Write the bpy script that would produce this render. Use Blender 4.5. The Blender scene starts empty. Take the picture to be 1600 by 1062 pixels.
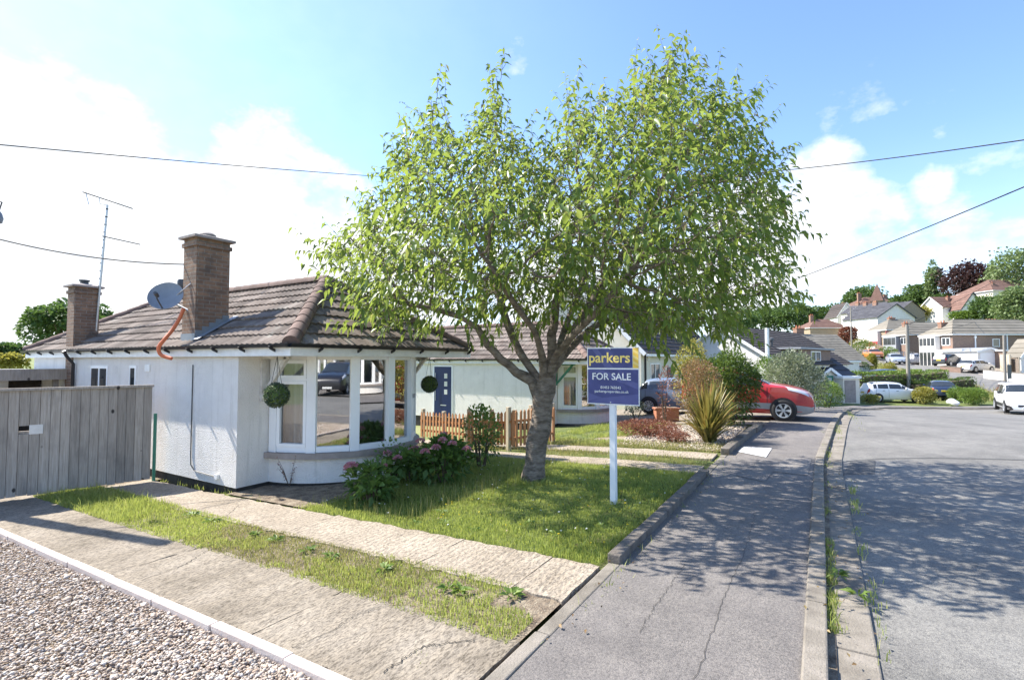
import bpy, bmesh, math, random
import numpy as np
from mathutils import Vector, Matrix
random.seed(7); RNG = np.random.default_rng(11)
R = math.radians
SC = bpy.context.scene
COL = SC.collection
# ---------------------------------------------------------------- camera, sky, sun, exposure
FPX, CAMZ, YAW, PITCH = 790.0, 2.0, R(31.4), math.atan(32/790)   # photo is 1600 px wide
cam_d = bpy.data.cameras.new('camera'); cam = bpy.data.objects.new('camera', cam_d); COL.objects.link(cam)
cam_d.sensor_width = 36; cam_d.lens = 36*FPX/1600; cam_d.clip_start = .05; cam_d.clip_end = 5000
cam.location = (0, 0, CAMZ); cam.rotation_euler = (R(90)+PITCH, 0, YAW-R(90))
SC.camera = cam
CY, SY = math.cos(YAW), math.sin(YAW)
SUN_EL, SUN_AZ = R(47), R(9)
TOSUN = Vector((-math.sin(SUN_AZ)*math.cos(SUN_EL), math.cos(SUN_AZ)*math.cos(SUN_EL), math.sin(SUN_EL)))
sun_d = bpy.data.lights.new('sun', 'SUN'); sun_d.energy = 4.6; sun_d.angle = R(.5); sun_d.color = (1, .95, .87)
sun = bpy.data.objects.new('sun', sun_d); COL.objects.link(sun)
sun.rotation_euler = TOSUN.to_track_quat('Z', 'Y').to_euler(); sun.location = (0, 0, 60)
SC.view_settings.view_transform = 'Standard'; SC.view_settings.look = 'None'
SC.view_settings.exposure = 1.32; SC.view_settings.gamma = 1

def P(px, py, D):
    """point seen at photo pixel (px, py) at forward distance D"""
    a = (px-800)/FPX; b = (531-py)/FPX
    dy = math.cos(PITCH)-b*math.sin(PITCH); dz = math.sin(PITCH)+b*math.cos(PITCH)
    k = D/dy; r = a*k
    return Vector((D*CY+r*SY, D*SY-r*CY, CAMZ+dz*k))

world = bpy.data.worlds.new('World'); SC.world = world; world.use_nodes = True
NT = world.node_tree; NT.nodes.clear()
def build_world():
    n, l = NT.nodes, NT.links
    out = n.new('ShaderNodeOutputWorld'); bg = n.new('ShaderNodeBackground'); bg.inputs['Strength'].default_value = .125
    sky = n.new('ShaderNodeTexSky'); sky.sky_type = 'NISHITA'; sky.sun_disc = False
    sky.sun_elevation = SUN_EL; sky.sun_rotation = -SUN_AZ; sky.air_density = 1.0; sky.dust_density = .35; sky.ozone_density = 1.6
    tc = n.new('ShaderNodeTexCoord')
    def val(v):
        q = n.new('ShaderNodeValue'); q.outputs[0].default_value = v; return q.outputs[0]
    def mth(op, a, b=None, clamp=False):
        q = n.new('ShaderNodeMath'); q.operation = op; q.use_clamp = clamp
        for i, s in enumerate((a, b)):
            if s is None: continue
            if isinstance(s, (int, float)): q.inputs[i].default_value = s
            else: l.new(s, q.inputs[i])
        return q.outputs[0]
    D = tc.outputs['Generated']
    def noise(scale, detail, stretch=(1, 1, 1), rough=.55):
        mp = n.new('ShaderNodeMapping'); mp.inputs['Scale'].default_value = stretch; l.new(D, mp.inputs['Vector'])
        q = n.new('ShaderNodeTexNoise'); q.inputs['Scale'].default_value = scale; q.inputs['Detail'].default_value = detail
        q.inputs['Roughness'].default_value = rough; l.new(mp.outputs[0], q.inputs['Vector']); return q.outputs['Fac']
    nz = noise(5, 8, (1, 1, 1.7)); nz2 = noise(16, 6, (1, 1, 1.5)); nzl = noise(1.7, 3, (1, 1, 2.5))
    # clouds: soft banks around given sky directions, their edges broken by noise
    total = None
    blobs = [  # px, py, radius (rad of arc), strength, vertical stretch
        (430, 270, .13, .78), (520, 310, .1, .72), (20, 420, .33, 1.0), (330, 480, .3, 1.0), (-150, 380, .24, .9), (600, 470, .22, .8),
        (1300, 280, .085, .74), (1335, 340, .1, .72), (1250, 400, .13, .82), (1380, 415, .11, .6), (1150, 430, .2, .8), (1455, 288, .05, .55),
        (800, 90, .05, .5), (1500, 400, .15, .47), (1350, 180, .09, .42), (900, 480, .3, .8), (1570, 370, .1, .47), (1545, 225, .09, .45), (1430, 200, .09, .43)]
    for px, py, rad, st in blobs:
        c = (P(px, py, 10)-Vector((0, 0, CAMZ))).normalized()
        dp = n.new('ShaderNodeVectorMath'); dp.operation = 'DISTANCE'; l.new(D, dp.inputs[0]); dp.inputs[1].default_value = c
        q = n.new('ShaderNodeMapRange'); q.interpolation_type = 'SMOOTHERSTEP'; l.new(dp.outputs['Value'], q.inputs['Value'])
        q.inputs['From Min'].default_value = rad*1.5; q.inputs['From Max'].default_value = rad*.15
        q.inputs['To Min'].default_value = 0; q.inputs['To Max'].default_value = st
        total = q.outputs[0] if total is None else mth('MAXIMUM', total, q.outputs[0])
    nz3 = noise(42, 5, (1, 1, 1.4), .6)
    nn = mth('ADD', mth('ADD', mth('MULTIPLY', nz, .95), mth('MULTIPLY', nz2, .5)), mth('ADD', mth('MULTIPLY', nz3, .18), -.315))
    thr = mth('SUBTRACT', 1.0, mth('MULTIPLY', total, .95))           # noise above this is cloud
    cl = mth('MULTIPLY', mth('SUBTRACT', mth('ADD', mth('MULTIPLY', nn, 1.15), .05), thr), 3.0, True)
    cl = mth('MULTIPLY', cl, mth('MINIMUM', mth('MULTIPLY', total, 2.2), 1.0))
    # thin veil of high haze near the sun's side and over the horizon
    dsun = n.new('ShaderNodeVectorMath'); dsun.operation = 'DISTANCE'; l.new(D, dsun.inputs[0]); dsun.inputs[1].default_value = TOSUN
    veil = n.new('ShaderNodeMapRange'); l.new(dsun.outputs['Value'], veil.inputs['Value']); veil.interpolation_type = 'SMOOTHSTEP'
    veil.inputs['From Min'].default_value = 1.12; veil.inputs['From Max'].default_value = .3
    veil.inputs['To Min'].default_value = 0; veil.inputs['To Max'].default_value = .14
    sep = n.new('ShaderNodeSeparateXYZ'); l.new(D, sep.inputs[0])
    hz = n.new('ShaderNodeMapRange'); l.new(sep.outputs['Z'], hz.inputs['Value'])
    hz.inputs['From Min'].default_value = .34; hz.inputs['From Max'].default_value = 0; hz.inputs['To Max'].default_value = .45
    allc = mth('MAXIMUM', cl, mth('ADD', veil.outputs[0], mth('MULTIPLY', hz.outputs[0], .5)), True)
    mx = n.new('ShaderNodeMix'); mx.data_type = 'RGBA'; l.new(allc, mx.inputs['Factor'])
    tint = n.new('ShaderNodeMix'); tint.data_type = 'RGBA'; tint.blend_type = 'MULTIPLY'; tint.inputs['Factor'].default_value = 1
    l.new(sky.outputs[0], tint.inputs[6]); tint.inputs[7].default_value = SKYTINT
    l.new(tint.outputs[2], mx.inputs[6]); cv = n.new('ShaderNodeMix'); cv.data_type = 'RGBA'; l.new(mth('MULTIPLY', mth('SUBTRACT', nz2, .38), 4.0, True), cv.inputs['Factor']); cv.inputs[6].default_value = (3.5, 3.75, 4.1, 1); cv.inputs[7].default_value = CLOUDCOL; l.new(cv.outputs[2], mx.inputs[7])
    l.new(mx.outputs[2], bg.inputs['Color']); l.new(bg.outputs[0], out.inputs['Surface'])
SKYTINT = (.9, .98, 1.14, 1); CLOUDCOL = (4.7, 4.75, 4.85, 1)
build_world()

# ---------------------------------------------------------------- ground heights
CT = [(-15,0,0),(0,0,0),(8,0,0),(15,0,.03),(19,1,.16),(25,-1,-.08),(31,-1.4,-.4),(38,-2.5,-.95),(44,-6,-1.2),(48,-11,-1.25),(41,-10,-1.1),
      (25,-8,-.2),(10,-8,0),(-10,-8,0),(-6,-18,0),(12,-18,0),(30,-18,-.4),(0,1.7,0),(6,1.7,0),(12,1.7,0),(16,1.7,.08),(0,8.4,-.22),(5,8.4,-.22),(9.5,8.4,-.22),
      (5,16,-.4),(0,16,-.4),(12,3.6,-.05),(14,8,-.35),(17,8.5,-.42),(20.8,6.2,-.3),(22,14,-.6),(20,3.5,.05),(40,10,-.9),(30,8,-.5),(0,30,-1.5),(20,35,-2),(-20,30,-1.5),
      (0,80,-4),(60,60,-2),(-30,10,-.5),(-30,-18,0),(-60,120,-5)]
def _c(px, py, D): p = P(px, py, D); return tuple(p)
CT += [_c(*q) for q in ((1390,629,40),(1310,627,38),(1440,612,47),(1600,612,44),(1560,598,50),(1490,585,58),(1430,573,68),(1390,562,80),(1360,552,92),(1335,543,108),
      (1475,578,74),(1540,573,68),(1600,580,62),(1420,568,86),(1380,555,97),(1330,538,118),(1340,530,140),(1310,515,180),(1250,512,210),(1480,498,130),(1560,492,120),
      (1640,485,115),(1500,480,180),(1650,470,160),(1150,525,150),(1000,540,150),(700,552,200),(300,560,200),(0,560,150),(1680,610,60),(1700,560,80))]
CT = np.array(CT)
def _phi(d2): return .5*d2*np.log(d2+1e-9)
def _solve():
    n = len(CT); X = CT[:, :2]/20
    d2 = ((X[:, None]-X[None])**2).sum(-1); A = np.zeros((n+3, n+3))
    A[:n, :n] = _phi(d2)+np.eye(n)*.02; A[:n, n] = 1; A[:n, n+1:] = X; A[n, :n] = 1; A[n+1:, :n] = X.T
    return np.linalg.solve(A, np.concatenate([CT[:, 2], [0, 0, 0]]))
_W = _solve()
def gnp(x, y):
    x = np.clip(np.asarray(x, float), -45, 210)/20; y = np.clip(np.asarray(y, float), -70, 170)/20
    sh = x.shape; x = x.ravel(); y = y.ravel(); n = len(CT); X = CT[:, :2]/20
    out = np.empty(len(x))
    for i in range(0, len(x), 20000):
        xs, ys = x[i:i+20000], y[i:i+20000]
        d2 = (xs[:, None]-X[None, :, 0])**2+(ys[:, None]-X[None, :, 1])**2
        out[i:i+20000] = _phi(d2)@_W[:n]+_W[n]+_W[n+1]*xs+_W[n+2]*ys
    return out.reshape(sh)
def g(x, y): return float(gnp([x], [y])[0])
def GP(px, py, lift=0):
    """ground point seen at photo pixel"""
    D = 8.0
    lo, hi = 1.5, 260.0
    # march to the first crossing
    Ds = np.geomspace(lo, hi, 300); pts = np.array([P(px, py, d) for d in Ds]); h = pts[:, 2]-gnp(pts[:, 0], pts[:, 1])-lift
    k = np.argmax(h < 0) if (h < 0).any() else len(Ds)-1
    a, b = Ds[max(k-1, 0)], Ds[k]
    for _ in range(30):
        m = (a+b)/2; p = P(px, py, m)
        if p.z-g(p.x, p.y)-lift > 0: a = m
        else: b = m
    p = P(px, py, a); return Vector((p.x, p.y, g(p.x, p.y)))
# ---------------------------------------------------------------- mesh helpers
class MB:
    """collects faces with metre UVs and a per-face random value, links them as ONE mesh object"""
    def __init__(s): s.v = []; s.f = []; s.uv = []; s.r = []; s.rv = 0.5; s.M = None
    def poly(s, pts, uv=None):
        pts = [Vector(p) for p in pts]
        if s.M is not None: pts = [s.M@p for p in pts]
        b = len(s.v); s.v += pts; s.f.append(tuple(range(b, b+len(pts))))
        if uv is None:
            nrm = Vector((0, 0, 0))
            for i in range(len(pts)):
                a, c = pts[i], pts[(i+1) % len(pts)]
                nrm += Vector(((a.y-c.y)*(a.z+c.z), (a.z-c.z)*(a.x+c.x), (a.x-c.x)*(a.y+c.y)))
            if nrm.length > 0: nrm.normalize()
            if abs(nrm.z) > .75: uv = [(p.x, p.y) for p in pts]
            else:
                t = Vector((-nrm.y, nrm.x, 0)).normalized(); uv = [(p.dot(t), p.z) for p in pts]
        s.uv.append(uv); s.r.append(s.rv)
    def box(s, x0, y0, z0, x1, y1, z1):
        x0, x1 = min(x0, x1), max(x0, x1); y0, y1 = min(y0, y1), max(y0, y1); z0, z1 = min(z0, z1), max(z0, z1)
        c = [(x0,y0,z0),(x1,y0,z0),(x1,y1,z0),(x0,y1,z0),(x0,y0,z1),(x1,y0,z1),(x1,y1,z1),(x0,y1,z1)]
        for q in ((3,2,1,0),(4,5,6,7),(0,1,5,4),(1,2,6,5),(2,3,7,6),(3,0,4,7)): s.poly([c[i] for i in q])
    def prism(s, base, ext):
        """extrude polygon `base` (3d points) by vector ext"""
        ext = Vector(ext); a = [Vector(p) for p in base]; b = [p+ext for p in a]
        s.poly(a[::-1]); s.poly(b)
        for i in range(len(a)):
            j = (i+1) % len(a); s.poly([a[i], a[j], b[j], b[i]])
    def bar(s, a, b, w, h=None, up=(0, 0, 1)):
        a, b = Vector(a), Vector(b); h = h or w; d = (b-a).normalized(); up = Vector(up)
        if abs(d.dot(up)) > .98: up = Vector((1, 0, 0))
        sx = d.cross(up).normalized()*w/2; sy = sx.cross(d).normalized()*h/2
        s.prism([a-sx-sy, a+sx-sy, a+sx+sy, a-sx+sy], b-a)
    def tube(s, pts, r, n=8, caps=True):
        pts = [Vector(p) for p in pts]; rs = r if isinstance(r, (list, tuple)) else [r]*len(pts)
        rings = []; ref = None
        for i, p in enumerate(pts):
            d = (pts[min(i+1, len(pts)-1)]-pts[max(i-1, 0)]).normalized()
            if ref is None: ref = Vector((0, 0, 1)) if abs(d.z) < .9 else Vector((1, 0, 0))
            x = d.cross(ref).normalized(); y = x.cross(d).normalized(); ref = y
            rings.append([p+(x*math.cos(2*math.pi*k/n)+y*math.sin(2*math.pi*k/n))*rs[i] for k in range(n)])
        L = 0
        for i in range(len(rings)-1):
            l2 = L+(pts[i+1]-pts[i]).length
            for k in range(n):
                j = (k+1) % n; c = 2*math.pi*max(rs)
                s.poly([rings[i][k], rings[i][j], rings[i+1][j], rings[i+1][k]][::-1],
                       [(k/n*c, L), ((k+1)/n*c, L), ((k+1)/n*c, l2), (k/n*c, l2)][::-1])
            L = l2
        if caps: s.poly(rings[0]); s.poly(rings[-1][::-1])
    def lathe(s, prof, n=24, c=(0, 0, 0), axis='z'):
        c = Vector(c)
        def pt(r, z, k):
            a = 2*math.pi*k/n; x, y = r*math.cos(a), r*math.sin(a)
            return c+(Vector((x, y, z)) if axis == 'z' else Vector((x, z, y)) if axis == 'y' else Vector((z, x, y)))
        for (r0, z0), (r1, z1) in zip(prof, prof[1:]):
            for k in range(n):
                q = [pt(r0, z0, k), pt(r0, z0, k+1), pt(r1, z1, k+1), pt(r1, z1, k)]
                if r0 < 1e-6: q = q[1:]
                elif r1 < 1e-6: q = q[:3]
                s.poly(q if axis in 'zx' else q[::-1])
    def build(s, name, mat, parent=None, smooth=None, bevel=0, loc=None, rz=0):
        me = bpy.data.meshes.new(name); me.from_pydata(s.v, [], s.f)
        ul = me.uv_layers.new(name='UVMap')
        ul.data.foreach_set('uv', np.array([c for f in s.uv for p in f for c in p], dtype=np.float32))
        at = me.attributes.new('rnd', 'FLOAT', 'FACE'); at.data.foreach_set('value', np.array(s.r, dtype=np.float32))
        me.materials.append(mat)
        if smooth or bevel:
            bm = bmesh.new(); bm.from_mesh(me); bmesh.ops.remove_doubles(bm, verts=bm.verts, dist=1e-5)
            bmesh.ops.recalc_face_normals(bm, faces=bm.faces) if bevel else None
            bm.to_mesh(me); bm.free()
        if smooth:
            me.polygons.foreach_set('use_smooth', [True]*len(me.polygons)); me.set_sharp_from_angle(angle=R(smooth))
        me.update()
        o = bpy.data.objects.new(name, me); COL.objects.link(o)
        if parent is not None: o.parent = parent
        if loc is not None: o.location = loc
        o.rotation_euler.z = rz
        if bevel:
            m = o.modifiers.new('bevel', 'BEVEL'); m.width = bevel; m.segments = 2; m.limit_method = 'ANGLE'; m.angle_limit = R(40)
        return o
def np_mesh(name, V, Fc, mat, parent=None, rnd=None, smooth=False, loc=None):
    """big mesh from arrays; Fc (M,k); rnd per vertex"""
    me = bpy.data.meshes.new(name); V = np.asarray(V, np.float32); Fc = np.asarray(Fc, np.int32); M, k = Fc.shape
    me.vertices.add(len(V)); me.vertices.foreach_set('co', V.ravel())
    me.loops.add(M*k); me.loops.foreach_set('vertex_index', Fc.ravel())
    me.polygons.add(M); me.polygons.foreach_set('loop_start', np.arange(M, dtype=np.int32)*k)
    try: me.polygons.foreach_set('loop_total', np.full(M, k, np.int32))
    except Exception: pass
    if rnd is not None:
        at = me.attributes.new('rnd', 'FLOAT', 'POINT'); at.data.foreach_set('value', np.asarray(rnd, np.float32))
    if smooth: me.polygons.foreach_set('use_smooth', np.ones(M, bool))
    me.materials.append(mat); me.update(calc_edges=True)
    o = bpy.data.objects.new(name, me); COL.objects.link(o)
    if parent is not None: o.parent = parent
    if loc is not None: o.location = loc
    return o
def thing(name, label, cat, loc=(0, 0, 0), rz=0, group=None):
    o = bpy.data.objects.new(name, None); COL.objects.link(o); o.empty_display_size = .2
    o.location = loc; o.rotation_euler.z = rz; return tag(o, label, cat, group)
def tag(o, label, cat, group=None):
    o['label'] = label; o['category'] = cat
    if group: o['group'] = group
    return o
def kind(o, k, label=None, cat=None):
    o['kind'] = k
    if label: o['label'] = label
    if cat: o['category'] = cat
    return o
def copy_tree(o, parent=None):
    c = o.copy(); COL.objects.link(c)
    if parent is not None: c.parent = parent
    for ch in list(o.children): copy_tree(ch, c)
    return c
# ---------------------------------------------------------------- materials
def _ramp(nt, fac, cols, lo=.3, hi=.7):
    r = nt.nodes.new('ShaderNodeValToRGB'); e = r.color_ramp.elements
    while len(e) < len(cols): e.new(.5)
    for i, c in enumerate(cols):
        e[i].position = lo+(hi-lo)*i/max(1, len(cols)-1); e[i].color = (*c, 1)
    nt.links.new(fac, r.inputs[0]); return r.outputs[0]
def _new(name):
    m = bpy.data.materials.new(name); m.use_nodes = True; nt = m.node_tree; b = nt.nodes['Principled BSDF']; return m, nt, b
def _vec(nt, coord, stretch):
    if coord == 'World':
        ge = nt.nodes.new('ShaderNodeNewGeometry'); v = ge.outputs['Position']
    else:
        tc = nt.nodes.new('ShaderNodeTexCoord'); v = tc.outputs[coord]
    mp = nt.nodes.new('ShaderNodeMapping'); mp.inputs['Scale'].default_value = stretch; nt.links.new(v, mp.inputs['Vector']); return mp.outputs[0]
def _noise(nt, vec, scale, detail=6, rough=.6):
    n = nt.nodes.new('ShaderNodeTexNoise'); n.inputs['Scale'].default_value = scale; n.inputs['Detail'].default_value = detail
    n.inputs['Roughness'].default_value = rough; nt.links.new(vec, n.inputs['Vector']); return n.outputs['Fac']
def _mix(nt, fac, a, b, mode='MIX'):
    m = nt.nodes.new('ShaderNodeMix'); m.data_type = 'RGBA'; m.blend_type = mode
    for s, i in ((fac, 0), (a, 6), (b, 7)):
        if hasattr(s, 'is_output'): nt.links.new(s, m.inputs[i])
        elif i == 0: m.inputs[0].default_value = s
        else: m.inputs[i].default_value = (*s, 1)
    return m.outputs[2]
def _bump(nt, b, h, dist, strength=1.0, prev=None):
    q = nt.nodes.new('ShaderNodeBump'); q.inputs['Distance'].default_value = dist; q.inputs['Strength'].default_value = strength
    nt.links.new(h, q.inputs['Height']); nt.links.new(q.outputs[0], b.inputs['Normal'])
    if prev: nt.links.new(prev, q.inputs['Normal'])
    return q.outputs[0]
def mat(name, cols, scale=4, rough=.85, bump=0, bscale=60, stretch=(1, 1, 1), coord='Object', metal=0, spec=.3, lo=.3, hi=.7, speck=None, rnd=0, detail=6, stain=None, streak=None):
    m, nt, b = _new(name); v = _vec(nt, coord, stretch)
    c = _ramp(nt, _noise(nt, v, scale, detail), cols, lo, hi)
    if speck:   # (scale, colour, threshold)
        s = _noise(nt, v, speck[0], 2); k = nt.nodes.new('ShaderNodeMapRange'); nt.links.new(s, k.inputs['Value'])
        k.inputs['From Min'].default_value = speck[2]; k.inputs['From Max'].default_value = speck[2]+.06; c = _mix(nt, k.outputs[0], c, speck[1])
    if stain:   # (scale, colour, threshold)
        s = _noise(nt, v, stain[0], 8, .7); k = nt.nodes.new('ShaderNodeMapRange'); nt.links.new(s, k.inputs['Value'])
        k.inputs['From Min'].default_value = stain[2]; k.inputs['From Max'].default_value = stain[2]+.15; k.inputs['To Max'].default_value = .8; c = _mix(nt, k.outputs[0], c, stain[1])
    if streak:
        s = _noise(nt, _vec(nt, coord, (5, 5, .35)), 1.6, 7, .7); k = nt.nodes.new('ShaderNodeMapRange'); nt.links.new(s, k.inputs['Value']); k.inputs['From Min'].default_value = .54; k.inputs['From Max'].default_value = .74; k.inputs['To Max'].default_value = .6; c = _mix(nt, k.outputs[0], c, streak)
    if rnd:
        a = nt.nodes.new('ShaderNodeAttribute'); a.attribute_name = 'rnd'
        k = nt.nodes.new('ShaderNodeMapRange'); nt.links.new(a.outputs['Fac'], k.inputs['Value']); k.inputs['To Min'].default_value = 1-rnd; k.inputs['To Max'].default_value = 1+rnd
        hs = nt.nodes.new('ShaderNodeHueSaturation'); nt.links.new(k.outputs[0], hs.inputs['Value']); nt.links.new(c, hs.inputs['Color']); c = hs.outputs[0]
    nt.links.new(c, b.inputs['Base Color']); b.inputs['Roughness'].default_value = rough; b.inputs['Metallic'].default_value = metal
    b.inputs['Specular IOR Level'].default_value = spec
    if bump: _bump(nt, b, _noise(nt, v, bscale, 5), bump)
    return m
def brick(name, c1, c2, mortar, bw=.225, bh=.075, dirt=None):
    m, nt, b = _new(name); tc = nt.nodes.new('ShaderNodeTexCoord'); t = nt.nodes.new('ShaderNodeTexBrick')
    nt.links.new(tc.outputs['UV'], t.inputs['Vector']); t.inputs['Scale'].default_value = 1
    t.inputs['Brick Width'].default_value = bw; t.inputs['Row Height'].default_value = bh; t.inputs['Mortar Size'].default_value = bh*.09; t.inputs['Mortar Smooth'].default_value = .2
    t.inputs['Bias'].default_value = 0; t.inputs['Color1'].default_value = (*c1, 1); t.inputs['Color2'].default_value = (*c2, 1); t.inputs['Mortar'].default_value = (*mortar, 1)
    v = _vec(nt, 'Object', (1, 1, 1)); c = _mix(nt, .55, t.outputs['Color'], _ramp(nt, _noise(nt, v, 9, 6), [(.45, .45, .45), (1, 1, 1)]), 'MULTIPLY')
    if dirt:
        k = nt.nodes.new('ShaderNodeMapRange'); nt.links.new(_noise(nt, v, 2.2, 7, .7), k.inputs['Value']); k.inputs['From Min'].default_value = .5; k.inputs['From Max'].default_value = .68; k.inputs['To Max'].default_value = .75
        c = _mix(nt, k.outputs[0], c, dirt)
    nt.links.new(c, b.inputs['Base Color']); b.inputs['Roughness'].default_value = .9
    n1 = _bump(nt, b, t.outputs['Fac'], -.008); _bump(nt, b, _noise(nt, v, 70, 4), .003, 1, n1)
    return m
def leafm(name, cols, trans=(.25, .45, .05), tw=.35, rough=.5):
    m, nt, b = _new(name); a = nt.nodes.new('ShaderNodeAttribute'); a.attribute_name = 'rnd'
    c = _ramp(nt, a.outputs['Fac'], cols, 0, 1); nt.links.new(c, b.inputs['Base Color']); b.inputs['Roughness'].default_value = rough; b.inputs['Specular IOR Level'].default_value = .35
    t = nt.nodes.new('ShaderNodeBsdfTranslucent'); nt.links.new(_mix(nt, .6, c, trans), t.inputs['Color'])
    mx = nt.nodes.new('ShaderNodeMixShader'); mx.inputs[0].default_value = tw; out = nt.nodes['Material Output']
    nt.links.new(b.outputs[0], mx.inputs[1]); nt.links.new(t.outputs[0], mx.inputs[2]); nt.links.new(mx.outputs[0], out.inputs['Surface']); return m
def flat(name, c, rough=.5, metal=0, spec=.4, var=.08):
    return mat(name, [tuple(x*(1-var) for x in c), tuple(min(1, x*(1+var)) for x in c)], 7, rough, metal=metal, spec=spec)
def paint(name, c, metal=.3):
    m = flat(name, c, .3, 0, .5, .03); b = m.node_tree.nodes['Principled BSDF']; b.inputs['Coat Weight'].default_value = .8; b.inputs['Coat Roughness'].default_value = .06; return m
def pane(name, refl=.4, tint=(.55, .6, .6)):
    m, nt, b = _new(name); out = nt.nodes['Material Output']; nt.nodes.remove(b)
    t = nt.nodes.new('ShaderNodeBsdfTransparent'); t.inputs[0].default_value = (*tint, 1)
    gl = nt.nodes.new('ShaderNodeBsdfGlossy'); gl.inputs['Roughness'].default_value = .015; gl.inputs[0].default_value = (.95, .95, .95, 1)
    lw = nt.nodes.new('ShaderNodeFresnel'); lw.inputs['IOR'].default_value = 1.5
    k = nt.nodes.new('ShaderNodeMath'); k.operation = 'ADD'; k.use_clamp = True; nt.links.new(lw.outputs[0], k.inputs[0]); k.inputs[1].default_value = refl
    mx = nt.nodes.new('ShaderNodeMixShader'); nt.links.new(k.outputs[0], mx.inputs[0]); nt.links.new(t.outputs[0], mx.inputs[1]); nt.links.new(gl.outputs[0], mx.inputs[2]); nt.links.new(mx.outputs[0], out.inputs[0]); return m
def asphalt(name, cols, aggr, streak=None):
    m, nt, b = _new(name); v = _vec(nt, 'World', (1, 1, 1))
    c = _ramp(nt, _noise(nt, v, .55, 8, .65), cols)
    c = _mix(nt, .8, c, _ramp(nt, _noise(nt, v, 130, 2), [(.55, .55, .55), (1, 1, 1), aggr], .3, .72), 'MULTIPLY')
    c = _mix(nt, .6, c, _ramp(nt, _noise(nt, v, 48, 3, .7), [(.4, .4, .41), (1, 1, 1), (1.3, 1.28, 1.22)], .34, .68), 'MULTIPLY')
    c = _mix(nt, .7, c, _ramp(nt, _noise(nt, v, 3.5, 9, .72), [(.62, .62, .63), (1.15, 1.14, 1.1)]), 'MULTIPLY')
    nt.links.new(c, b.inputs['Base Color']); b.inputs['Roughness'].default_value = .8; b.inputs['Specular IOR Level'].default_value = .35
    n1 = _bump(nt, b, _noise(nt, v, 120, 3), .006); return m
def driveway_concrete(name, cols, groove):
    m, nt, b = _new(name); v = _vec(nt, 'World', (1, 1, 1))
    c = _ramp(nt, _noise(nt, v, 1.3, 8, .65), cols)
    c = _mix(nt, .75, c, _ramp(nt, _noise(nt, _vec(nt, 'World', (1, 2.5, 1)), 24, 5, .7), [(.22, .21, .19), (.95, .95, .95), (1.3, 1.28, 1.22)], .37, .66), 'MULTIPLY')
    w = nt.nodes.new('ShaderNodeTexWave'); w.wave_type = 'BANDS'; w.bands_direction = 'Y'; w.inputs['Scale'].default_value = groove; w.inputs['Distortion'].default_value = 4.5; w.inputs['Detail'].default_value = 4; w.inputs['Detail Scale'].default_value = 2.2
    nt.links.new(v, w.inputs['Vector'])
    nt.links.new(c, b.inputs['Base Color']); b.inputs['Roughness'].default_value = .95; b.inputs['Specular IOR Level'].default_value = .15
    n1 = _bump(nt, b, w.outputs['Fac'], .008, .6); _bump(nt, b, _noise(nt, v, 38, 8, .75), .011, 1, n1); return m
def fence_mat():
    m, nt, b = _new('weathered_fence_boards'); v = _vec(nt, 'Object', (9, 9, .6)); c = _ramp(nt, _noise(nt, v, 4, 5), [(.31, .262, .212), (.42, .362, .3), (.49, .43, .365)], .25, .75)
    c = _mix(nt, .55, c, _ramp(nt, _noise(nt, _vec(nt, 'Object', (40, 40, 1.2)), 3, 4), [(.6, .59, .58), (1.1, 1.1, 1.1)]), 'MULTIPLY')
    vo = nt.nodes.new('ShaderNodeTexVoronoi'); vo.inputs['Scale'].default_value = 4.2; nt.links.new(_vec(nt, 'Object', (1, .01, .62)), vo.inputs['Vector'])
    k = nt.nodes.new('ShaderNodeMapRange'); nt.links.new(vo.outputs['Distance'], k.inputs['Value']); k.inputs['From Min'].default_value = .125; k.inputs['From Max'].default_value = .08; c = _mix(nt, k.outputs[0], c, (.06, .05, .045))
    k = nt.nodes.new('ShaderNodeMapRange'); nt.links.new(_noise(nt, _vec(nt, 'Object', (1.5, 1, .7)), 2.2, 6), k.inputs['Value']); k.inputs['From Min'].default_value = .52; k.inputs['From Max'].default_value = .75; k.inputs['To Max'].default_value = .55; c = _mix(nt, k.outputs[0], c, (.17, .15, .135))
    a = nt.nodes.new('ShaderNodeAttribute'); a.attribute_name = 'rnd'; k = nt.nodes.new('ShaderNodeMapRange'); nt.links.new(a.outputs['Fac'], k.inputs['Value']); k.inputs['To Min'].default_value = .78; k.inputs['To Max'].default_value = 1.16
    hs = nt.nodes.new('ShaderNodeHueSaturation'); nt.links.new(k.outputs[0], hs.inputs['Value']); nt.links.new(c, hs.inputs['Color']); nt.links.new(hs.outputs[0], b.inputs['Base Color']); b.inputs['Roughness'].default_value = .9; b.inputs['Specular IOR Level'].default_value = .2
    _bump(nt, b, _noise(nt, v, 6, 5), .004); return m
MT = {}
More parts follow.
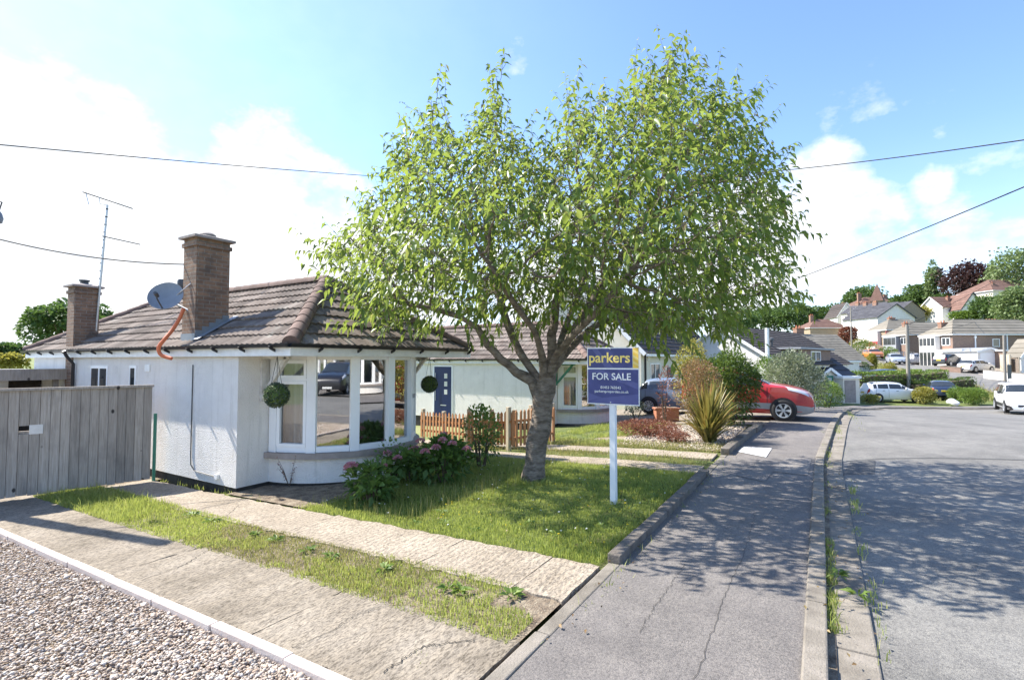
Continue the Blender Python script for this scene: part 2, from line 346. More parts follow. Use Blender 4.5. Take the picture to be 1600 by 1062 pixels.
def setup_mats():
    M = MT
    M['white'] = mat('white_roughcast', [(.77, .73, .67), (.86, .82, .76)], 2.5, .92, .03, 38, stain=(1.4, (.58, .55, .49), .6), streak=(.56, .53, .47))
    M['whitep'] = flat('white_paint', (.8, .79, .76), .5)
    M['upvc'] = flat('white_upvc', (.84, .84, .83), .3, var=.02)
    M['cream'] = mat('cream_render', [(.68, .62, .5), (.78, .72, .6)], 2, .9, .006, 60)
    M['plinth'] = mat('dark_plinth', [(.03, .028, .026), (.07, .06, .05)], 6, .9, .01, 30)
    M['tile'] = mat('brown_concrete_tile', [(.1, .077, .063), (.165, .13, .107), (.235, .195, .165)], 2.6, .9, .004, 90, rnd=.3, stain=(2.6, (.22, .215, .18), .57))
    M['tiled'] = mat('dark_brown_tile', [(.05, .042, .04), (.085, .07, .062)], 2.5, .9, .006, 60, rnd=.2)
    M['ridge'] = mat('terracotta_brown_ridge', [(.13, .085, .07), (.2, .14, .115)], 4, .9, .004, 60, rnd=.2, stain=(5, (.24, .22, .19), .6))
    M['tileg'] = mat('grey_brown_far_tile', [(.165, .148, .118), (.235, .21, .172)], .6, .9, 0, rnd=.1)
    M['tiler'] = mat('red_clay_tile', [(.14, .08, .063), (.19, .115, .09)], .8, .9, 0, rnd=.1)
    M['slate'] = mat('dark_slate', [(.05, .05, .058), (.09, .088, .095)], .8, .8, 0, rnd=.1)
    M['brick'] = brick('chimney_brick', (.34, .205, .125), (.215, .13, .085), (.32, .28, .23), dirt=(.085, .07, .058))
    M['brickf'] = brick('house_brick', (.33, .21, .15), (.24, .15, .11), (.36, .32, .28))
    M['bricky'] = brick('buff_brick', (.45, .34, .22), (.36, .26, .17), (.45, .41, .34))
    M['bricko'] = brick('orange_brick', (.34, .19, .13), (.27, .15, .1), (.4, .34, .3))
    M['lead'] = flat('lead_flashing', (.24, .26, .28), .5, .3)
    M['black'] = flat('black_plastic', (.025, .025, .028), .4)
    M['dgrey'] = flat('dark_grey', (.07, .075, .08), .5)
    M['grey'] = flat('mid_grey', (.3, .31, .32), .6)
    M['metal'] = flat('galvanised_metal', (.5, .52, .54), .4, .8)
    M['sill'] = mat('stone_sill', [(.25, .215, .19), (.36, .31, .28)], 5, .85, .004, 60)
    M['glass'] = flat('dark_glass', (.03, .036, .04), .04, 0, .9)
    M['pane'] = pane('window_glass', .42)
    M['panec'] = pane('clear_window_glass', .14, (.85, .88, .88))
    M['curtain'] = mat('grey_curtain', [(.42, .41, .4), (.6, .59, .57)], 14, .9, stretch=(1, 1, .03))
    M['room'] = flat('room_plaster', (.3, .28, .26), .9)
    M['blue'] = flat('navy_door_paint', (.008, .02, .085), .35)
    M['green'] = flat('green_paint', (.05, .2, .13), .5)
    M['fence'] = mat('weathered_fence_boards', [(.25, .215, .18), (.37, .325, .28), (.44, .4, .345)], 3.2, .9, .004, 40, stretch=(7, 7, .5), rnd=.22, speck=(3.1, (.035, .03, .028), .735))
    M['fence'] = fence_mat()
    M['picket'] = mat('orange_stained_pickets', [(.36, .16, .07), (.5, .25, .12)], 6, .8, .002, 50, stretch=(6, 6, .6), rnd=.2)
    M['post'] = mat('pale_timber_post', [(.42, .35, .25), (.52, .45, .34)], 5, .9, .003, 40, stretch=(5, 5, .5))
    M['pole'] = mat('utility_pole_timber', [(.21, .185, .155), (.33, .3, .26)], 4, .9, .004, 30, stretch=(6, 6, .4))
    M['bark'] = mat('cherry_bark', [(.085, .068, .053), (.215, .175, .14), (.34, .29, .24)], 5, .9, .05, 11, stretch=(1, 1, 2.6), spec=.2, stain=(4, (.07, .06, .053), .6))
    M['twig'] = flat('brown_twig', (.12, .085, .06), .9)
    M['leaf'] = leafm('cherry_leaf', [(.032, .075, .018), (.075, .14, .028), (.135, .21, .045), (.21, .275, .08), (.3, .21, .12)], (.45, .54, .09), .46, .36)
    M['hydr'] = leafm('hydrangea_leaf', [(.045, .09, .022), (.085, .155, .04), (.14, .22, .06)], (.35, .5, .08), .35)
    M['pink'] = leafm('pink_flower', [(.55, .2, .26), (.62, .3, .3), (.5, .26, .42)], (.6, .3, .3), .3)
    M['yellowfl'] = leafm('yellow_flower', [(.7, .55, .03), (.75, .62, .05)], (.7, .6, .05), .2)
    M['bushg'] = leafm('glossy_evergreen_leaf', [(.03, .06, .018), (.07, .115, .03), (.13, .18, .05)], (.28, .4, .06), .28, .35)
    M['hedge'] = leafm('hedge_leaf', [(.07, .125, .025), (.135, .21, .04), (.22, .29, .07)], (.3, .42, .06), .3)
    M['gold'] = leafm('golden_leaf', [(.17, .19, .035), (.3, .28, .06), (.4, .36, .13)], (.5, .45, .08), .3)
    M['bronze'] = leafm('bronze_leaf', [(.12, .1, .04), (.24, .15, .07), (.34, .22, .11)], (.4, .25, .1), .3)
    M['redlf'] = leafm('red_brown_leaf', [(.12, .045, .03), (.2, .08, .05), (.3, .15, .09)], (.35, .12, .07), .25)
    M['varig'] = leafm('variegated_leaf', [(.07, .1, .05), (.17, .2, .12), (.42, .42, .32)], (.35, .4, .2), .25)
    M['flax'] = leafm('flax_strap_leaf', [(.07, .085, .025), (.16, .15, .04), (.3, .25, .07), (.34, .19, .06)], (.42, .38, .08), .25, .4)
    M['fart'] = leafm('far_tree_leaf', [(.05, .09, .03), (.085, .14, .042), (.14, .2, .065)], (.18, .3, .06), .25, .6)
    M['farl'] = leafm('pale_far_tree_leaf', [(.11, .16, .06), (.18, .24, .1), (.27, .32, .16)], (.25, .35, .1), .25, .6)
    M['copper'] = leafm('copper_beech_leaf', [(.03, .017, .018), (.06, .032, .03), (.1, .06, .05)], (.12, .05, .05), .2, .6)
    M['grass'] = leafm('grass_blade', [(.115, .165, .035), (.23, .295, .058), (.35, .39, .115), (.5, .46, .22)], (.55, .6, .13), .45, .5)
    M['drygrass'] = leafm('dry_grass_blade', [(.12, .17, .03), (.28, .27, .09), (.42, .37, .18)], (.45, .42, .12), .35, .6)
    M['topiary'] = leafm('topiary_leaf', [(.05, .075, .045), (.1, .135, .085), (.19, .22, .15)], (.1, .18, .06), .15, .5)
    M['soil'] = mat('soil_and_litter', [(.09, .065, .045), (.2, .155, .11), (.3, .25, .18)], 7, .95, .03, 30, coord='World', speck=(40, (.34, .29, .21), .6))
    M['turf'] = mat('turf_base', [(.07, .1, .025), (.12, .15, .04), (.2, .19, .08)], 3, .95, .03, 50, coord='World')
    M['earth'] = mat('distant_ground', [(.09, .13, .035), (.16, .19, .06), (.26, .26, .12)], .12, .95, coord='World')
    M['road'] = asphalt('road_asphalt', [(.145, .139, .129), (.205, .196, .181), (.25, .24, .221)], (1.5, 1.48, 1.42))
    M['pave'] = asphalt('pavement_asphalt', [(.152, .14, .13), (.187, .172, .16), (.222, .204, .19)], (1.5, 1.4, 1.35))
    M['patch'] = asphalt('pavement_patch_asphalt', [(.22, .2, .185), (.25, .23, .21)], (1.4, 1.35, 1.3))
    M['kerb'] = mat('kerb_concrete', [(.13, .113, .092), (.22, .195, .16), (.29, .255, .215)], 3, .95, .008, 60, coord='World', speck=(90, (.14, .12, .1), .62), stain=(1.7, (.2, .18, .14), .6))
    M['kerbd'] = mat('mossy_kerb_stone', [(.11, .095, .08), (.2, .175, .15)], 5, .95, .012, 40, coord='World', stain=(4, (.07, .085, .04), .55))
    M['drive'] = driveway_concrete('rough_old_concrete', [(.19, .16, .122), (.285, .243, .19), (.36, .312, .25)], 1.6)
    M['drive2'] = driveway_concrete('ribbed_concrete', [(.275, .23, .175), (.355, .3, .235), (.425, .365, .29)], 3.6)
    M['edging'] = mat('pale_edging_stone', [(.5, .42, .37), (.62, .54, .48)], 3, .9, .004, 50, coord='World')
    M['paintw'] = mat('worn_white_patch', [(.4, .4, .39), (.66, .66, .65)], 9, .8, coord='World', detail=8)
    M['litter'] = leafm('fallen_leaf', [(.12, .07, .03), (.25, .16, .07), (.32, .26, .1)], (.3, .2, .08), .2)
    M['whitefl'] = leafm('white_flower', [(.75, .75, .7), (.8, .8, .78)], (.7, .7, .65), .2)
    M['seam'] = asphalt('tar_seam', [(.1, .098, .093), (.13, .126, .12)], (1.3, 1.3, 1.25))
    M['crack'] = flat('crack_dirt', (.035, .032, .028), .95)
    M['pebble'] = mat('pebble_base', [(.22, .17, .12), (.4, .33, .25)], 20, .9, .02, 60, coord='World')
    m, nt, b = _new('river_gravel'); a = nt.nodes.new('ShaderNodeAttribute'); a.attribute_name = 'rnd'
    c = _ramp(nt, a.outputs['Fac'], [(.44, .35, .265), (.25, .185, .135), (.55, .475, .39), (.22, .185, .155), (.66, .59, .51), (.39, .275, .19), (.5, .42, .33)], 0, 1)
    nt.links.new(c, b.inputs['Base Color']); b.inputs['Roughness'].default_value = .75; M['gravel'] = m
    M['terra'] = flat('terracotta', (.4, .16, .09), .8)
    M['navy'] = flat('sign_navy', (.045, .055, .2), .35); M['navy2'] = flat('sign_navy_light', (.085, .095, .27), .35); M['signgold'] = flat('sign_gold', (.85, .55, .08), .4); M['signgold2'] = flat('sign_gold_light', (.9, .68, .22), .4)
    M['signw'] = flat('sign_white', (.85, .85, .85), .4, var=.01); M['letter'] = flat('letter_yellow', (.95, .72, .2), .4, var=.01)
    M['tyre'] = flat('tyre_rubber', (.02, .02, .021), .8); M['alloy'] = flat('alloy_rim', (.6, .61, .63), .3, .6)
    M['light'] = flat('headlamp_lens', (.62, .64, .66), .08, .2, .8); M['red'] = flat('tail_lamp_red', (.4, .015, .012), .15, 0, .7)
    M['plate'] = flat('yellow_plate', (.75, .55, .03), .5); M['platew'] = flat('white_plate', (.75, .75, .73), .5)
    M['orange'] = flat('orange_hose', (.62, .16, .06), .6); M['wire'] = flat('cable_black', (.018, .018, .02), .7)
    M['brackt'] = mat('weathered_white_timber', [(.5, .47, .42), (.68, .66, .62)], 6, .8, stretch=(1, 1, 3))
    for k, c in dict(cred=(.42, .025, .03), cgrey=(.15, .19, .25), cwhite=(.8, .8, .8), cnavy=(.02, .03, .065), cblack=(.014, .014, .018), corange=(.55, .18, .04), csilver=(.35, .38, .43), cblue=(.05, .08, .16), cpearl=(.62, .62, .6)).items():
        M[k] = paint('car_paint_'+k[1:], c)
setup_mats()
# ---------------------------------------------------------------- the setting: terrain, road, pavement, drives
def drape(name, xs, ys, m, off, mask=None, jitter=0):
    X, Y = np.meshgrid(xs, ys, indexing='ij'); Z = gnp(X, Y)+off
    V = np.stack([X.ravel(), Y.ravel(), Z.ravel()], 1); nx, ny = len(xs), len(ys)
    i, j = np.meshgrid(np.arange(nx-1), np.arange(ny-1), indexing='ij'); a = (i*ny+j).ravel()
    Fc = np.stack([a, a+ny, a+ny+1, a+1], 1)
    if mask is not None:
        c = V[Fc].mean(1); Fc = Fc[mask(c[:, 0], c[:, 1])]
    return np_mesh(name, V, Fc, m, smooth=True)
def resample(pts, n):
    p = np.array(pts, float); d = np.r_[0, np.cumsum(np.linalg.norm(np.diff(p, axis=0), axis=1))]
    t = np.linspace(0, d[-1], n); q = np.stack([np.interp(t, d, p[:, k]) for k in range(p.shape[1])], 1)
    for _ in range(max(1, n//40)):
        q[1:-1] = .25*q[:-2]+.5*q[1:-1]+.25*q[2:]
    return q
def ribbon(name, L, Rr, cross, m, off, thick=0):
    """sheet (or slab with thickness) between two polylines with equal counts, laid on the ground"""
    L = np.asarray(L); Rr = np.asarray(Rr); n = len(L); t = np.linspace(0, 1, cross+1)
    XY = L[:, None]*(1-t)[None, :, None]+Rr[:, None]*t[None, :, None]; k = cross+1
    Z = gnp(XY[..., 0], XY[..., 1])+off
    V = np.concatenate([XY, Z[..., None]], 2).reshape(-1, 3)
    i, j = np.meshgrid(np.arange(n-1), np.arange(cross), indexing='ij'); a = (i*k+j).ravel(); Fc = np.stack([a, a+1, a+k+1, a+k], 1)
    if thick:
        N = len(V); e = np.r_[np.arange(n)*k]; f = e+cross
        V2 = V.copy(); V2[:, 2] -= thick; V = np.concatenate([V, V2])
        s1 = np.stack([e[:-1], e[1:], e[1:]+N, e[:-1]+N], 1); s2 = np.stack([f[1:], f[:-1], f[:-1]+N, f[1:]+N], 1)
        c1 = np.array([[j, j+N, j+1+N, j+1] for j in range(cross)]); b = (n-1)*k
        c2 = np.array([[b+j+1, b+j+1+N, b+j+N, b+j] for j in range(cross)])
        Fc = np.concatenate([Fc, s1, s2, c1, c2])
    return np_mesh(name, V, Fc, m, smooth=not thick)
def offset(q, d):
    t = np.gradient(q, axis=0); t /= np.linalg.norm(t, axis=1)[:, None]; return q+np.stack([-t[:, 1], t[:, 0]], 1)*d
def lattice(a, b, step): return np.linspace(a, b, max(2, int(round((b-a)/step))+1))
ax = np.r_[np.linspace(-900, -60, 8), np.arange(-45, -15, 6), np.arange(-15, 60, 1.5), np.arange(60, 214, 6), np.linspace(240, 1500, 10)]
ay = np.r_[np.linspace(-1200, -90, 8), np.arange(-70, -24, 6), np.arange(-24, 30, 1.5), np.arange(30, 176, 6), np.linspace(200, 1500, 10)]
kind(drape('ground', ax, ay, MT['earth'], -.16), 'structure', 'grassy ground and hillside under the whole street', 'ground')
KC = resample([(-14,0),(0,0),(6,0),(12,0),(16.8,-.27),(24,-.75),(31,-1.4),(37,-2.3),(41,-3.5),(44,-5.8),(47.5,-10.7),(53,-19),(59,-29)], 240)
C2 = resample([(-14,-8),(6,-8),(16,-8.2),(25,-8.7),(31,-10),(36,-13.5),(40,-19),(46,-30)], 240)
def stones(name, x0, x1, d0, d1, top, m, label, seg=.9, thick=.22, jit=.006):
    """a row of separate kerb stones following the kerb line"""
    d = np.r_[0, np.cumsum(np.linalg.norm(np.diff(KC, axis=0), axis=1))]; A, B = offset(KC, d0), offset(KC, d1); b = MB()
    s0, s1 = np.interp([x0, x1], KC[:, 0], d) if x1 < 42 else (np.interp(x0, KC[:, 0], d), d[-1]-1); t = s0
    at = lambda Q, u: np.array([np.interp(u, d, Q[:, 0]), np.interp(u, d, Q[:, 1])])
    while t < s1-.2:
        e = min(t+seg-.01, s1); b.rv = random.random(); jz = random.gauss(0, jit); jt = random.gauss(0, jit)
        q = [at(A, t), at(A, e), at(B, e), at(B, t)]; zz = [g(*p)+top+jz+(jt if k in (1, 2) else 0) for k, p in enumerate(q)]
        b.prism([(p[0], p[1], z) for p, z in zip(q, zz)][::-1], (0, 0, -thick)); t += seg
    return kind(b.build(name, m, bevel=.014), 'structure', label, 'kerb')
kind(ribbon('road', offset(KC, -.05), C2, 40, MT['road'], -.085), 'structure', 'worn grey asphalt street bending right in the distance', 'road')
kind(ribbon('kerb_joint', offset(KC, .02), offset(KC, -.05), 2, MT['soil'], -.055), 'structure', 'soil filled joint at the foot of the kerb', 'kerb')
stones('gutter', -10, 60, -.03, -.3, -.06, MT['kerb'], 'concrete channel blocks along the kerb', .9, .1, .003)
stones('kerb', 3.15, 60, .15, 0, .014, MT['kerb'], 'narrow concrete kerb between pavement and street')
stones('kerb', -10, 3.1, .235, 0, .0, MT['kerb'], 'wide worn concrete kerb at the driveway crossing', 1.55)
PB = offset(KC, 1.74)
kind(ribbon('pavement', PB, offset(KC, .1), 14, MT['pave'], -.012), 'structure', 'narrow asphalt pavement in tree shade beside the street', 'pavement')
nP = int((PB[:, 0] < 44.5).sum())
kind(ribbon('verge', offset(KC, 13)[nP-40:], PB[nP-40:], 20, MT['turf'], -.05), 'structure', 'grass beyond the far pavement', 'grass verge')
# pavement repairs, white patch and cracks
def flatpoly(name, pts, m, off):
    b = MB(); q = [(p[0], p[1], g(p[0], p[1])+off) for p in pts]; b.poly(q)
    if b.v and (b.v[1]-b.v[0]).cross(b.v[2]-b.v[0]).z < 0: b.f[0] = b.f[0][::-1]
    return b.build(name, m)
q = [GP(*p) for p in ((1152,705),(1163,697),(1206,700),(1197,714))]
kind(flatpoly('pavement_patch', q, MT['paintw'], .0), 'structure', 'worn white painted patch on the pavement', 'patch')
for pts, lab in ((((1203,735),(1228,714),(1268,716),(1262,742)), 'pale repaired asphalt patch beside the kerb'), (((1150,742),(1196,716),(1222,719),(1195,752)), 'darker repair strip near the white patch')):
    kind(flatpoly('pavement_patch', [GP(*p) for p in pts], MT['patch'] if 'pale' in lab else MT['pave'], -.004), 'structure', lab, 'patch')
kind(flatpoly('road_patch', [GP(*p) for p in ((1316,734),(1330,713),(1368,713),(1366,733))], MT['seam'], -.08), 'structure', 'darker repaired rectangle of tarmac by the gutter', 'patch')
def crack(pts, w=.0026, off=-.007, nm='pavement_crack'):
    P3 = [GP(*p) for p in pts]; q = resample([(p.x, p.y) for p in P3], 60)[:, :2]
    q += RNG.normal(0, .009, q.shape); a = offset(q, w); b = offset(q, -w*RNG.uniform(.2, 1))
    return ribbon(nm, a, b, 1, MT['crack'], off)
kind(crack([(1085,1060),(1110,990),(1135,920),(1165,860),(1180,800)]), 'structure', 'long crack running along the pavement', 'crack')
kind(crack([(1000,985),(1020,950),(1048,910),(1070,880)], .0022), 'structure', 'short crack in the near pavement', 'crack')
P3 = [GP(*p) for p in ((1325,714),(1380,710),(1450,709),(1530,710),(1640,713))]; q = resample([(p.x, p.y) for p in P3], 60)[:, :2]; kind(ribbon('road_seam', offset(q, .05), offset(q, -.05), 1, MT['crack'] if False else MT['seam'], -.081), 'structure', 'dark tar seam across the street', 'seam')
# edging stones along the back of the pavement
def edge_run(name, x0, x1, y0, y1, top, m, label, seg=.9, thick=.25, group=None):
    xs = np.arange(x0, x1-.05, seg)
    b = MB()
    for x in xs:
        e = min(x+seg-.012, x1); b.rv = random.random(); jz = random.uniform(-.012, .012); jy = random.uniform(-.012, .012)
        def dk(xx): 
            i = int(np.argmin(abs(KC[:, 0]-xx))); return KC[i, 1]
        pts = []
        for xx in (x, e):
            pts.append((xx, y0+dk(xx)+jy, g(xx, y0+dk(xx))+top+jz)); pts.append((xx, y1+dk(xx)+jy, g(xx, y1+dk(xx))+top+jz))
        b.prism([pts[0], pts[2], pts[3], pts[1]], (0, 0, -thick))
    o = b.build(name, m, bevel=.012); return kind(o, 'structure', label, 'edging')
edge_run('pavement_edging', -2, 4.9, 1.75, 1.87, -.004, MT['kerb'], 'flush concrete edging at the foot of the driveway', 1.8)
edge_run('pavement_edging', 4.92, 9.6, 1.74, 1.88, .075, MT['kerbd'], 'dark mossy raised edging beside the lawn')
edge_run('pavement_edging', 9.62, 11.6, 1.75, 1.87, -.006, MT['kerb'], 'flush edging across the neighbouring drive')
edge_run('pavement_edging', 11.7, 16.4, 1.72, 1.9, .13, MT['kerbd'], 'raised stone edging round the flax bed')
# near drive: two concrete strips, grass between, gravel on the left
def slab(name, x0, x1, y0, y1, m, label, off=.0, step=.12, rough=.0035, thick=.12):
    xs = lattice(x0, x1, step); ys = lattice(y0, y1, step); k = len(ys)
    X, Y = np.meshgrid(xs, ys, indexing='ij'); ed = np.zeros_like(X); ed[0] = RNG.normal(0, .016, k); ed[-1] = RNG.normal(0, .016, k)
    Z = gnp(X, Y)+off+RNG.normal(0, rough, X.shape); V = np.stack([(X+ed).ravel(), Y.ravel(), Z.ravel()], 1); n = len(xs)
    i, j = np.meshgrid(np.arange(n-1), np.arange(k-1), indexing='ij'); a = (i*k+j).ravel(); Fc = np.stack([a, a+k, a+k+1, a+1], 1); N = len(V)
    V2 = V.copy(); V2[:, 2] -= thick; e = np.arange(k); f = e+(n-1)*k; h = np.arange(n)*k; l = h+k-1
    Fc = np.concatenate([Fc]+[np.stack([p[:-1], p[1:], p[1:]+N, p[:-1]+N], 1)[:, ::s] for p, s in ((e, 1), (f, -1), (h, -1), (l, 1))])
    o = np_mesh(name, np.concatenate([V, V2]), Fc, m, smooth=True); o.data.set_sharp_from_angle(angle=R(40)); return kind(o, 'structure', label, 'driveway')
slab('driveway', 2.27, 3.2, 6.125, 11.6, MT['drive'], 'rough concrete drive slab nearest the board fence')
slab('driveway', 2.27, 3.21, 3.7, 6.112, MT['drive'], 'rough pitted concrete drive slab along the pale edging')
slab('driveway', 2.27, 3.2, 1.89, 3.69, MT['drive'], 'rough pitted concrete drive slab meeting the pavement')
for y0, y1, lab in ((7.9, 11.0, 'smooth ribbed concrete strip beside the house wall'), (5.705, 7.89, 'ribbed concrete strip below the front corner of the house'), (3.535, 5.692, 'ribbed concrete strip along the lawn edge'), (2.405, 3.523, 'last full ribbed concrete strip before the pavement'), (1.89, 2.392, 'short ridged concrete slab at the pavement edge')):
    slab('driveway', 3.9, 4.72+.02*(y0 < 4), y0, y1, MT['drive2'], lab, .004, .1, .003)
for pts in (((225,905),(290,882),(345,846),(400,836)), ((455,1012),(520,985),(560,958),(660,930)), ((600,1050),(660,1010),(740,1000)), ((330,812),(352,808),(372,790))):
    kind(crack(pts, .004, .006, 'slab_crack'), 'structure', 'crack across the old concrete drive', 'crack')
kind(drape('soil', lattice(3.15, 3.95, .1), lattice(1.9, 11.2, .2), MT['soil'], -.014), 'structure', 'bare soil between the concrete drive strips', 'soil')
kind(drape('front_garden', lattice(4.7, 9.45, .25), lattice(1.8, 8.6, .25), MT['turf'], -.03), 'structure', 'lawn in front of the white bungalow', 'lawn')
kind(drape('flower_bed', lattice(4.8, 9.4, .15), lattice(6.2, 8.5, .15), MT['soil'], -.004, lambda x, y: y > 6.6-.25*np.sin(x*1.4)), 'structure', 'dry flower bed below the bay window', 'flower bed')
kind(drape('side_yard', lattice(-8, 5.2, .4), lattice(11, 22, .4), MT['soil'], -.03), 'structure', 'yard behind the board fence', 'yard')
# neighbour's drive and beds
kind(drape('neighbour_garden', lattice(9.4, 24, .4), lattice(1.7, 9, .3), MT['turf'], -.045), 'structure', 'dry grass around the neighbouring drive', 'grass')
slab('driveway', 9.5, 10.25, 1.95, 10, MT['drive2'], 'near concrete strip of the neighbouring drive', 0, .2)
slab('driveway', 11.0, 11.75, 1.95, 10, MT['drive2'], 'far concrete strip of the neighbouring drive', 0, .2)
kind(drape('gravel_bed', lattice(12.1, 16.6, .2), lattice(1.9, 5.6, .2), MT['pebble'], -.012, lambda x, y: (y < 4.9+.5*np.sin(x*2)) & (y > 1.4)), 'structure', 'pale gravel bed under the flax plant', 'gravel bed')
kind(drape('car_drive', lattice(17, 24.5, .4), lattice(1.1, 9, .3), MT['drive'], -.03), 'structure', 'concrete drive under the red and grey cars', 'driveway')
# pale edging stones between gravel and drive
b = MB()
for y in np.arange(2.2, 11.3, .915):
    b.rv = random.random(); j = random.uniform(-.008, .008)
    pts = [(2.16+j, y, g(2.16, y)+.055), (2.235+j, y, g(2.2, y)+.055), (2.235+j, y+.905, g(2.2, y+.9)+.055), (2.16+j, y+.905, g(2.16, y+.9)+.055)]
    b.prism(pts, (0, 0, -.2))
kind(b.build('drive_edging', MT['edging'], bevel=.008), 'structure', 'row of pale edging stones holding back the gravel', 'edging')
kind(drape('gravel_base', lattice(-14, 2.18, .4), lattice(1.7, 13, .4), MT['pebble'], -.03), 'structure', 'ground under the loose gravel', 'ground')
def gravel():
    ico = np.array([(0,0,1),(.89,0,.45),(.28,.85,.45),(-.72,.53,.45),(-.72,-.53,.45),(.28,-.85,.45),(.72,.53,-.45),(-.28,.85,-.45),(-.89,0,-.45),(-.28,-.85,-.45),(.72,-.53,-.45),(0,0,-1)])
    fc = np.array([(0,1,2),(0,2,3),(0,3,4),(0,4,5),(0,5,1),(1,6,2),(2,7,3),(3,8,4),(4,9,5),(5,10,1),(6,7,2),(7,8,3),(8,9,4),(9,10,5),(10,6,1),(11,7,6),(11,8,7),(11,9,8),(11,10,9),(11,6,10)])
    n = 84000; y = 2.1+(RNG.random(n)**1.6)*8.2; x = 2.15-RNG.random(n)**1.1*(1.2+.62*(y-2))*1.0
    s = RNG.lognormal(math.log(.0096), .33, n).clip(.006, .028)
    a = RNG.uniform(0, 2*np.pi, n); sc = np.stack([s*RNG.uniform(.9, 1.7, n), s*RNG.uniform(.7, 1.2, n), s*RNG.uniform(.45, .85, n)], 1)
    V = ico[None]*sc[:, None]*RNG.uniform(.75, 1.2, (n, 12, 1))
    t = RNG.normal(0, .35, n); V = np.stack([V[..., 0], V[..., 1]*np.cos(t)[:, None]-V[..., 2]*np.sin(t)[:, None], V[..., 1]*np.sin(t)[:, None]+V[..., 2]*np.cos(t)[:, None]], 2)
    c, s_ = np.cos(a)[:, None], np.sin(a)[:, None]
    V = np.stack([V[..., 0]*c-V[..., 1]*s_, V[..., 0]*s_+V[..., 1]*c, V[..., 2]], 2)
    z = gnp(x, y)-.012+RNG.random(n)*.028; V += np.stack([x, y, z], 1)[:, None]
    o = np_mesh('gravel', V.reshape(-1, 3), (fc[None]+np.arange(n)[:, None, None]*12).reshape(-1, 3), MT['gravel'], rnd=np.repeat(RNG.random(n), 12))
    kind(o, 'stuff', 'loose tan and white river gravel left of the pale edging', 'gravel')
    n2 = 5000; x = RNG.uniform(12.2, 16.5, n2); y = RNG.uniform(1.95, 4.6, n2); s = RNG.uniform(.012, .03, n2)
    V = ico[None]*s[:, None, None]*np.array([1.3, 1, .6])*RNG.uniform(.75, 1.2, (n2, 12, 1))+np.stack([x, y, gnp(x, y)], 1)[:, None]
    kind(np_mesh('gravel', V.reshape(-1, 3), (fc[None]+np.arange(n2)[:, None, None]*12).reshape(-1, 3), MT['gravel'], rnd=np.repeat(RNG.random(n2)*.5+.35, 12)), 'stuff', 'pale gravel spread round the flax plant', 'gravel')
gravel()
# far street climbing the hill
FC = resample([tuple(GP(*p))[:2] for p in ((1690,628),(1600,607),(1560,598),(1500,587),(1440,575),(1400,566),(1368,554),(1345,545),(1332,540))], 120)
kind(ribbon('far_road', offset(FC, 3.0), offset(FC, -3.0), 6, MT['road'], -.02), 'structure', 'street climbing the hillside past parked cars', 'road')
kind(ribbon('far_pavement', offset(FC, -3.05), offset(FC, -4.7), 4, MT['patch'], .05, .3), 'structure', 'pavement on the far side of the climbing street', 'pavement')
kind(ribbon('far_kerb', offset(FC, 3.2), offset(FC, 3.0), 1, MT['kerb'], .06, .3), 'structure', 'kerb of the climbing street', 'kerb')
kind(ribbon('far_forecourt', offset(FC, -4.75)[18:52], offset(FC, -14)[18:52], 8, MT['drive2'], .04), 'structure', 'pale concrete forecourt under the white hatchback', 'forecourt')

kind(drape('opposite_drive', lattice(-20, 16, 1), lattice(-15.5, -8.1, .8), MT['pave'], -.02), 'structure', 'asphalt forecourts across the street mirrored in the bay', 'forecourt')
# ---------------------------------------------------------------- bungalows
def tile_slope(mb, O, sdir, tdir, sL, sR, T, ds, course, wave=.15, amp=.018, lift=.03):
    """courses of profiled tiles on a slope: O + s*sdir + t*tdir, s between sL(t) and sR(t)"""
    O, sdir, tdir = Vector(O), Vector(sdir).normalized(), Vector(tdir).normalized(); n = sdir.cross(tdir)
    if n.z < 0: n = -n
    flip = sdir.cross(tdir).z < 0
    s0, s1 = min(sL(0), sL(T)), max(sR(0), sR(T)); S = np.arange(s0, s1+ds, ds)
    prof = amp*(.5+.5*np.cos(2*np.pi*S/wave))**1.4 if amp else np.zeros_like(S)
    k = 0; t = -.04; jit = np.repeat(RNG.normal(0, .0035, len(S)//max(1, int(round(.3/ds)))+2), max(1, int(round(.3/ds))))[:len(S)]
    while t < T-1e-4:
        t1 = min(t+course, T); a, b2 = sL(max(t, 0)), sR(max(t, 0)); c, d = sL(t1), sR(t1)
        pb = [O+sdir*min(max(s, a), b2)+tdir*t+n*(lift+h+j) for s, h, j in zip(S, prof, jit)]
        pt = [O+sdir*min(max(s, c), d)+tdir*t1+n*(h*.9) for s, h in zip(S, prof)]
        pr = [p-n*(lift+.012) for p in pb]
        for i in range(len(S)-1):
            if S[i+1] <= min(a, c)+1e-6 or S[i] >= max(b2, d)-1e-6: continue
            if i % max(1, int(round(.3/ds))) == 0: mb.rv = random.random()
            uv = [(S[i], t), (S[i+1], t), (S[i+1], t1), (S[i], t1)]
            q = [pb[i], pb[i+1], pt[i+1], pt[i]]; r = [pr[i], pr[i+1], pb[i+1], pb[i]]
            if flip: q, r, uv = q[::-1], r[::-1], uv[::-1]
            mb.poly(q, uv); mb.poly(r, uv)
        t = t1; k += 1; jit = np.roll(jit, 7*max(1, int(round(.3/ds))))
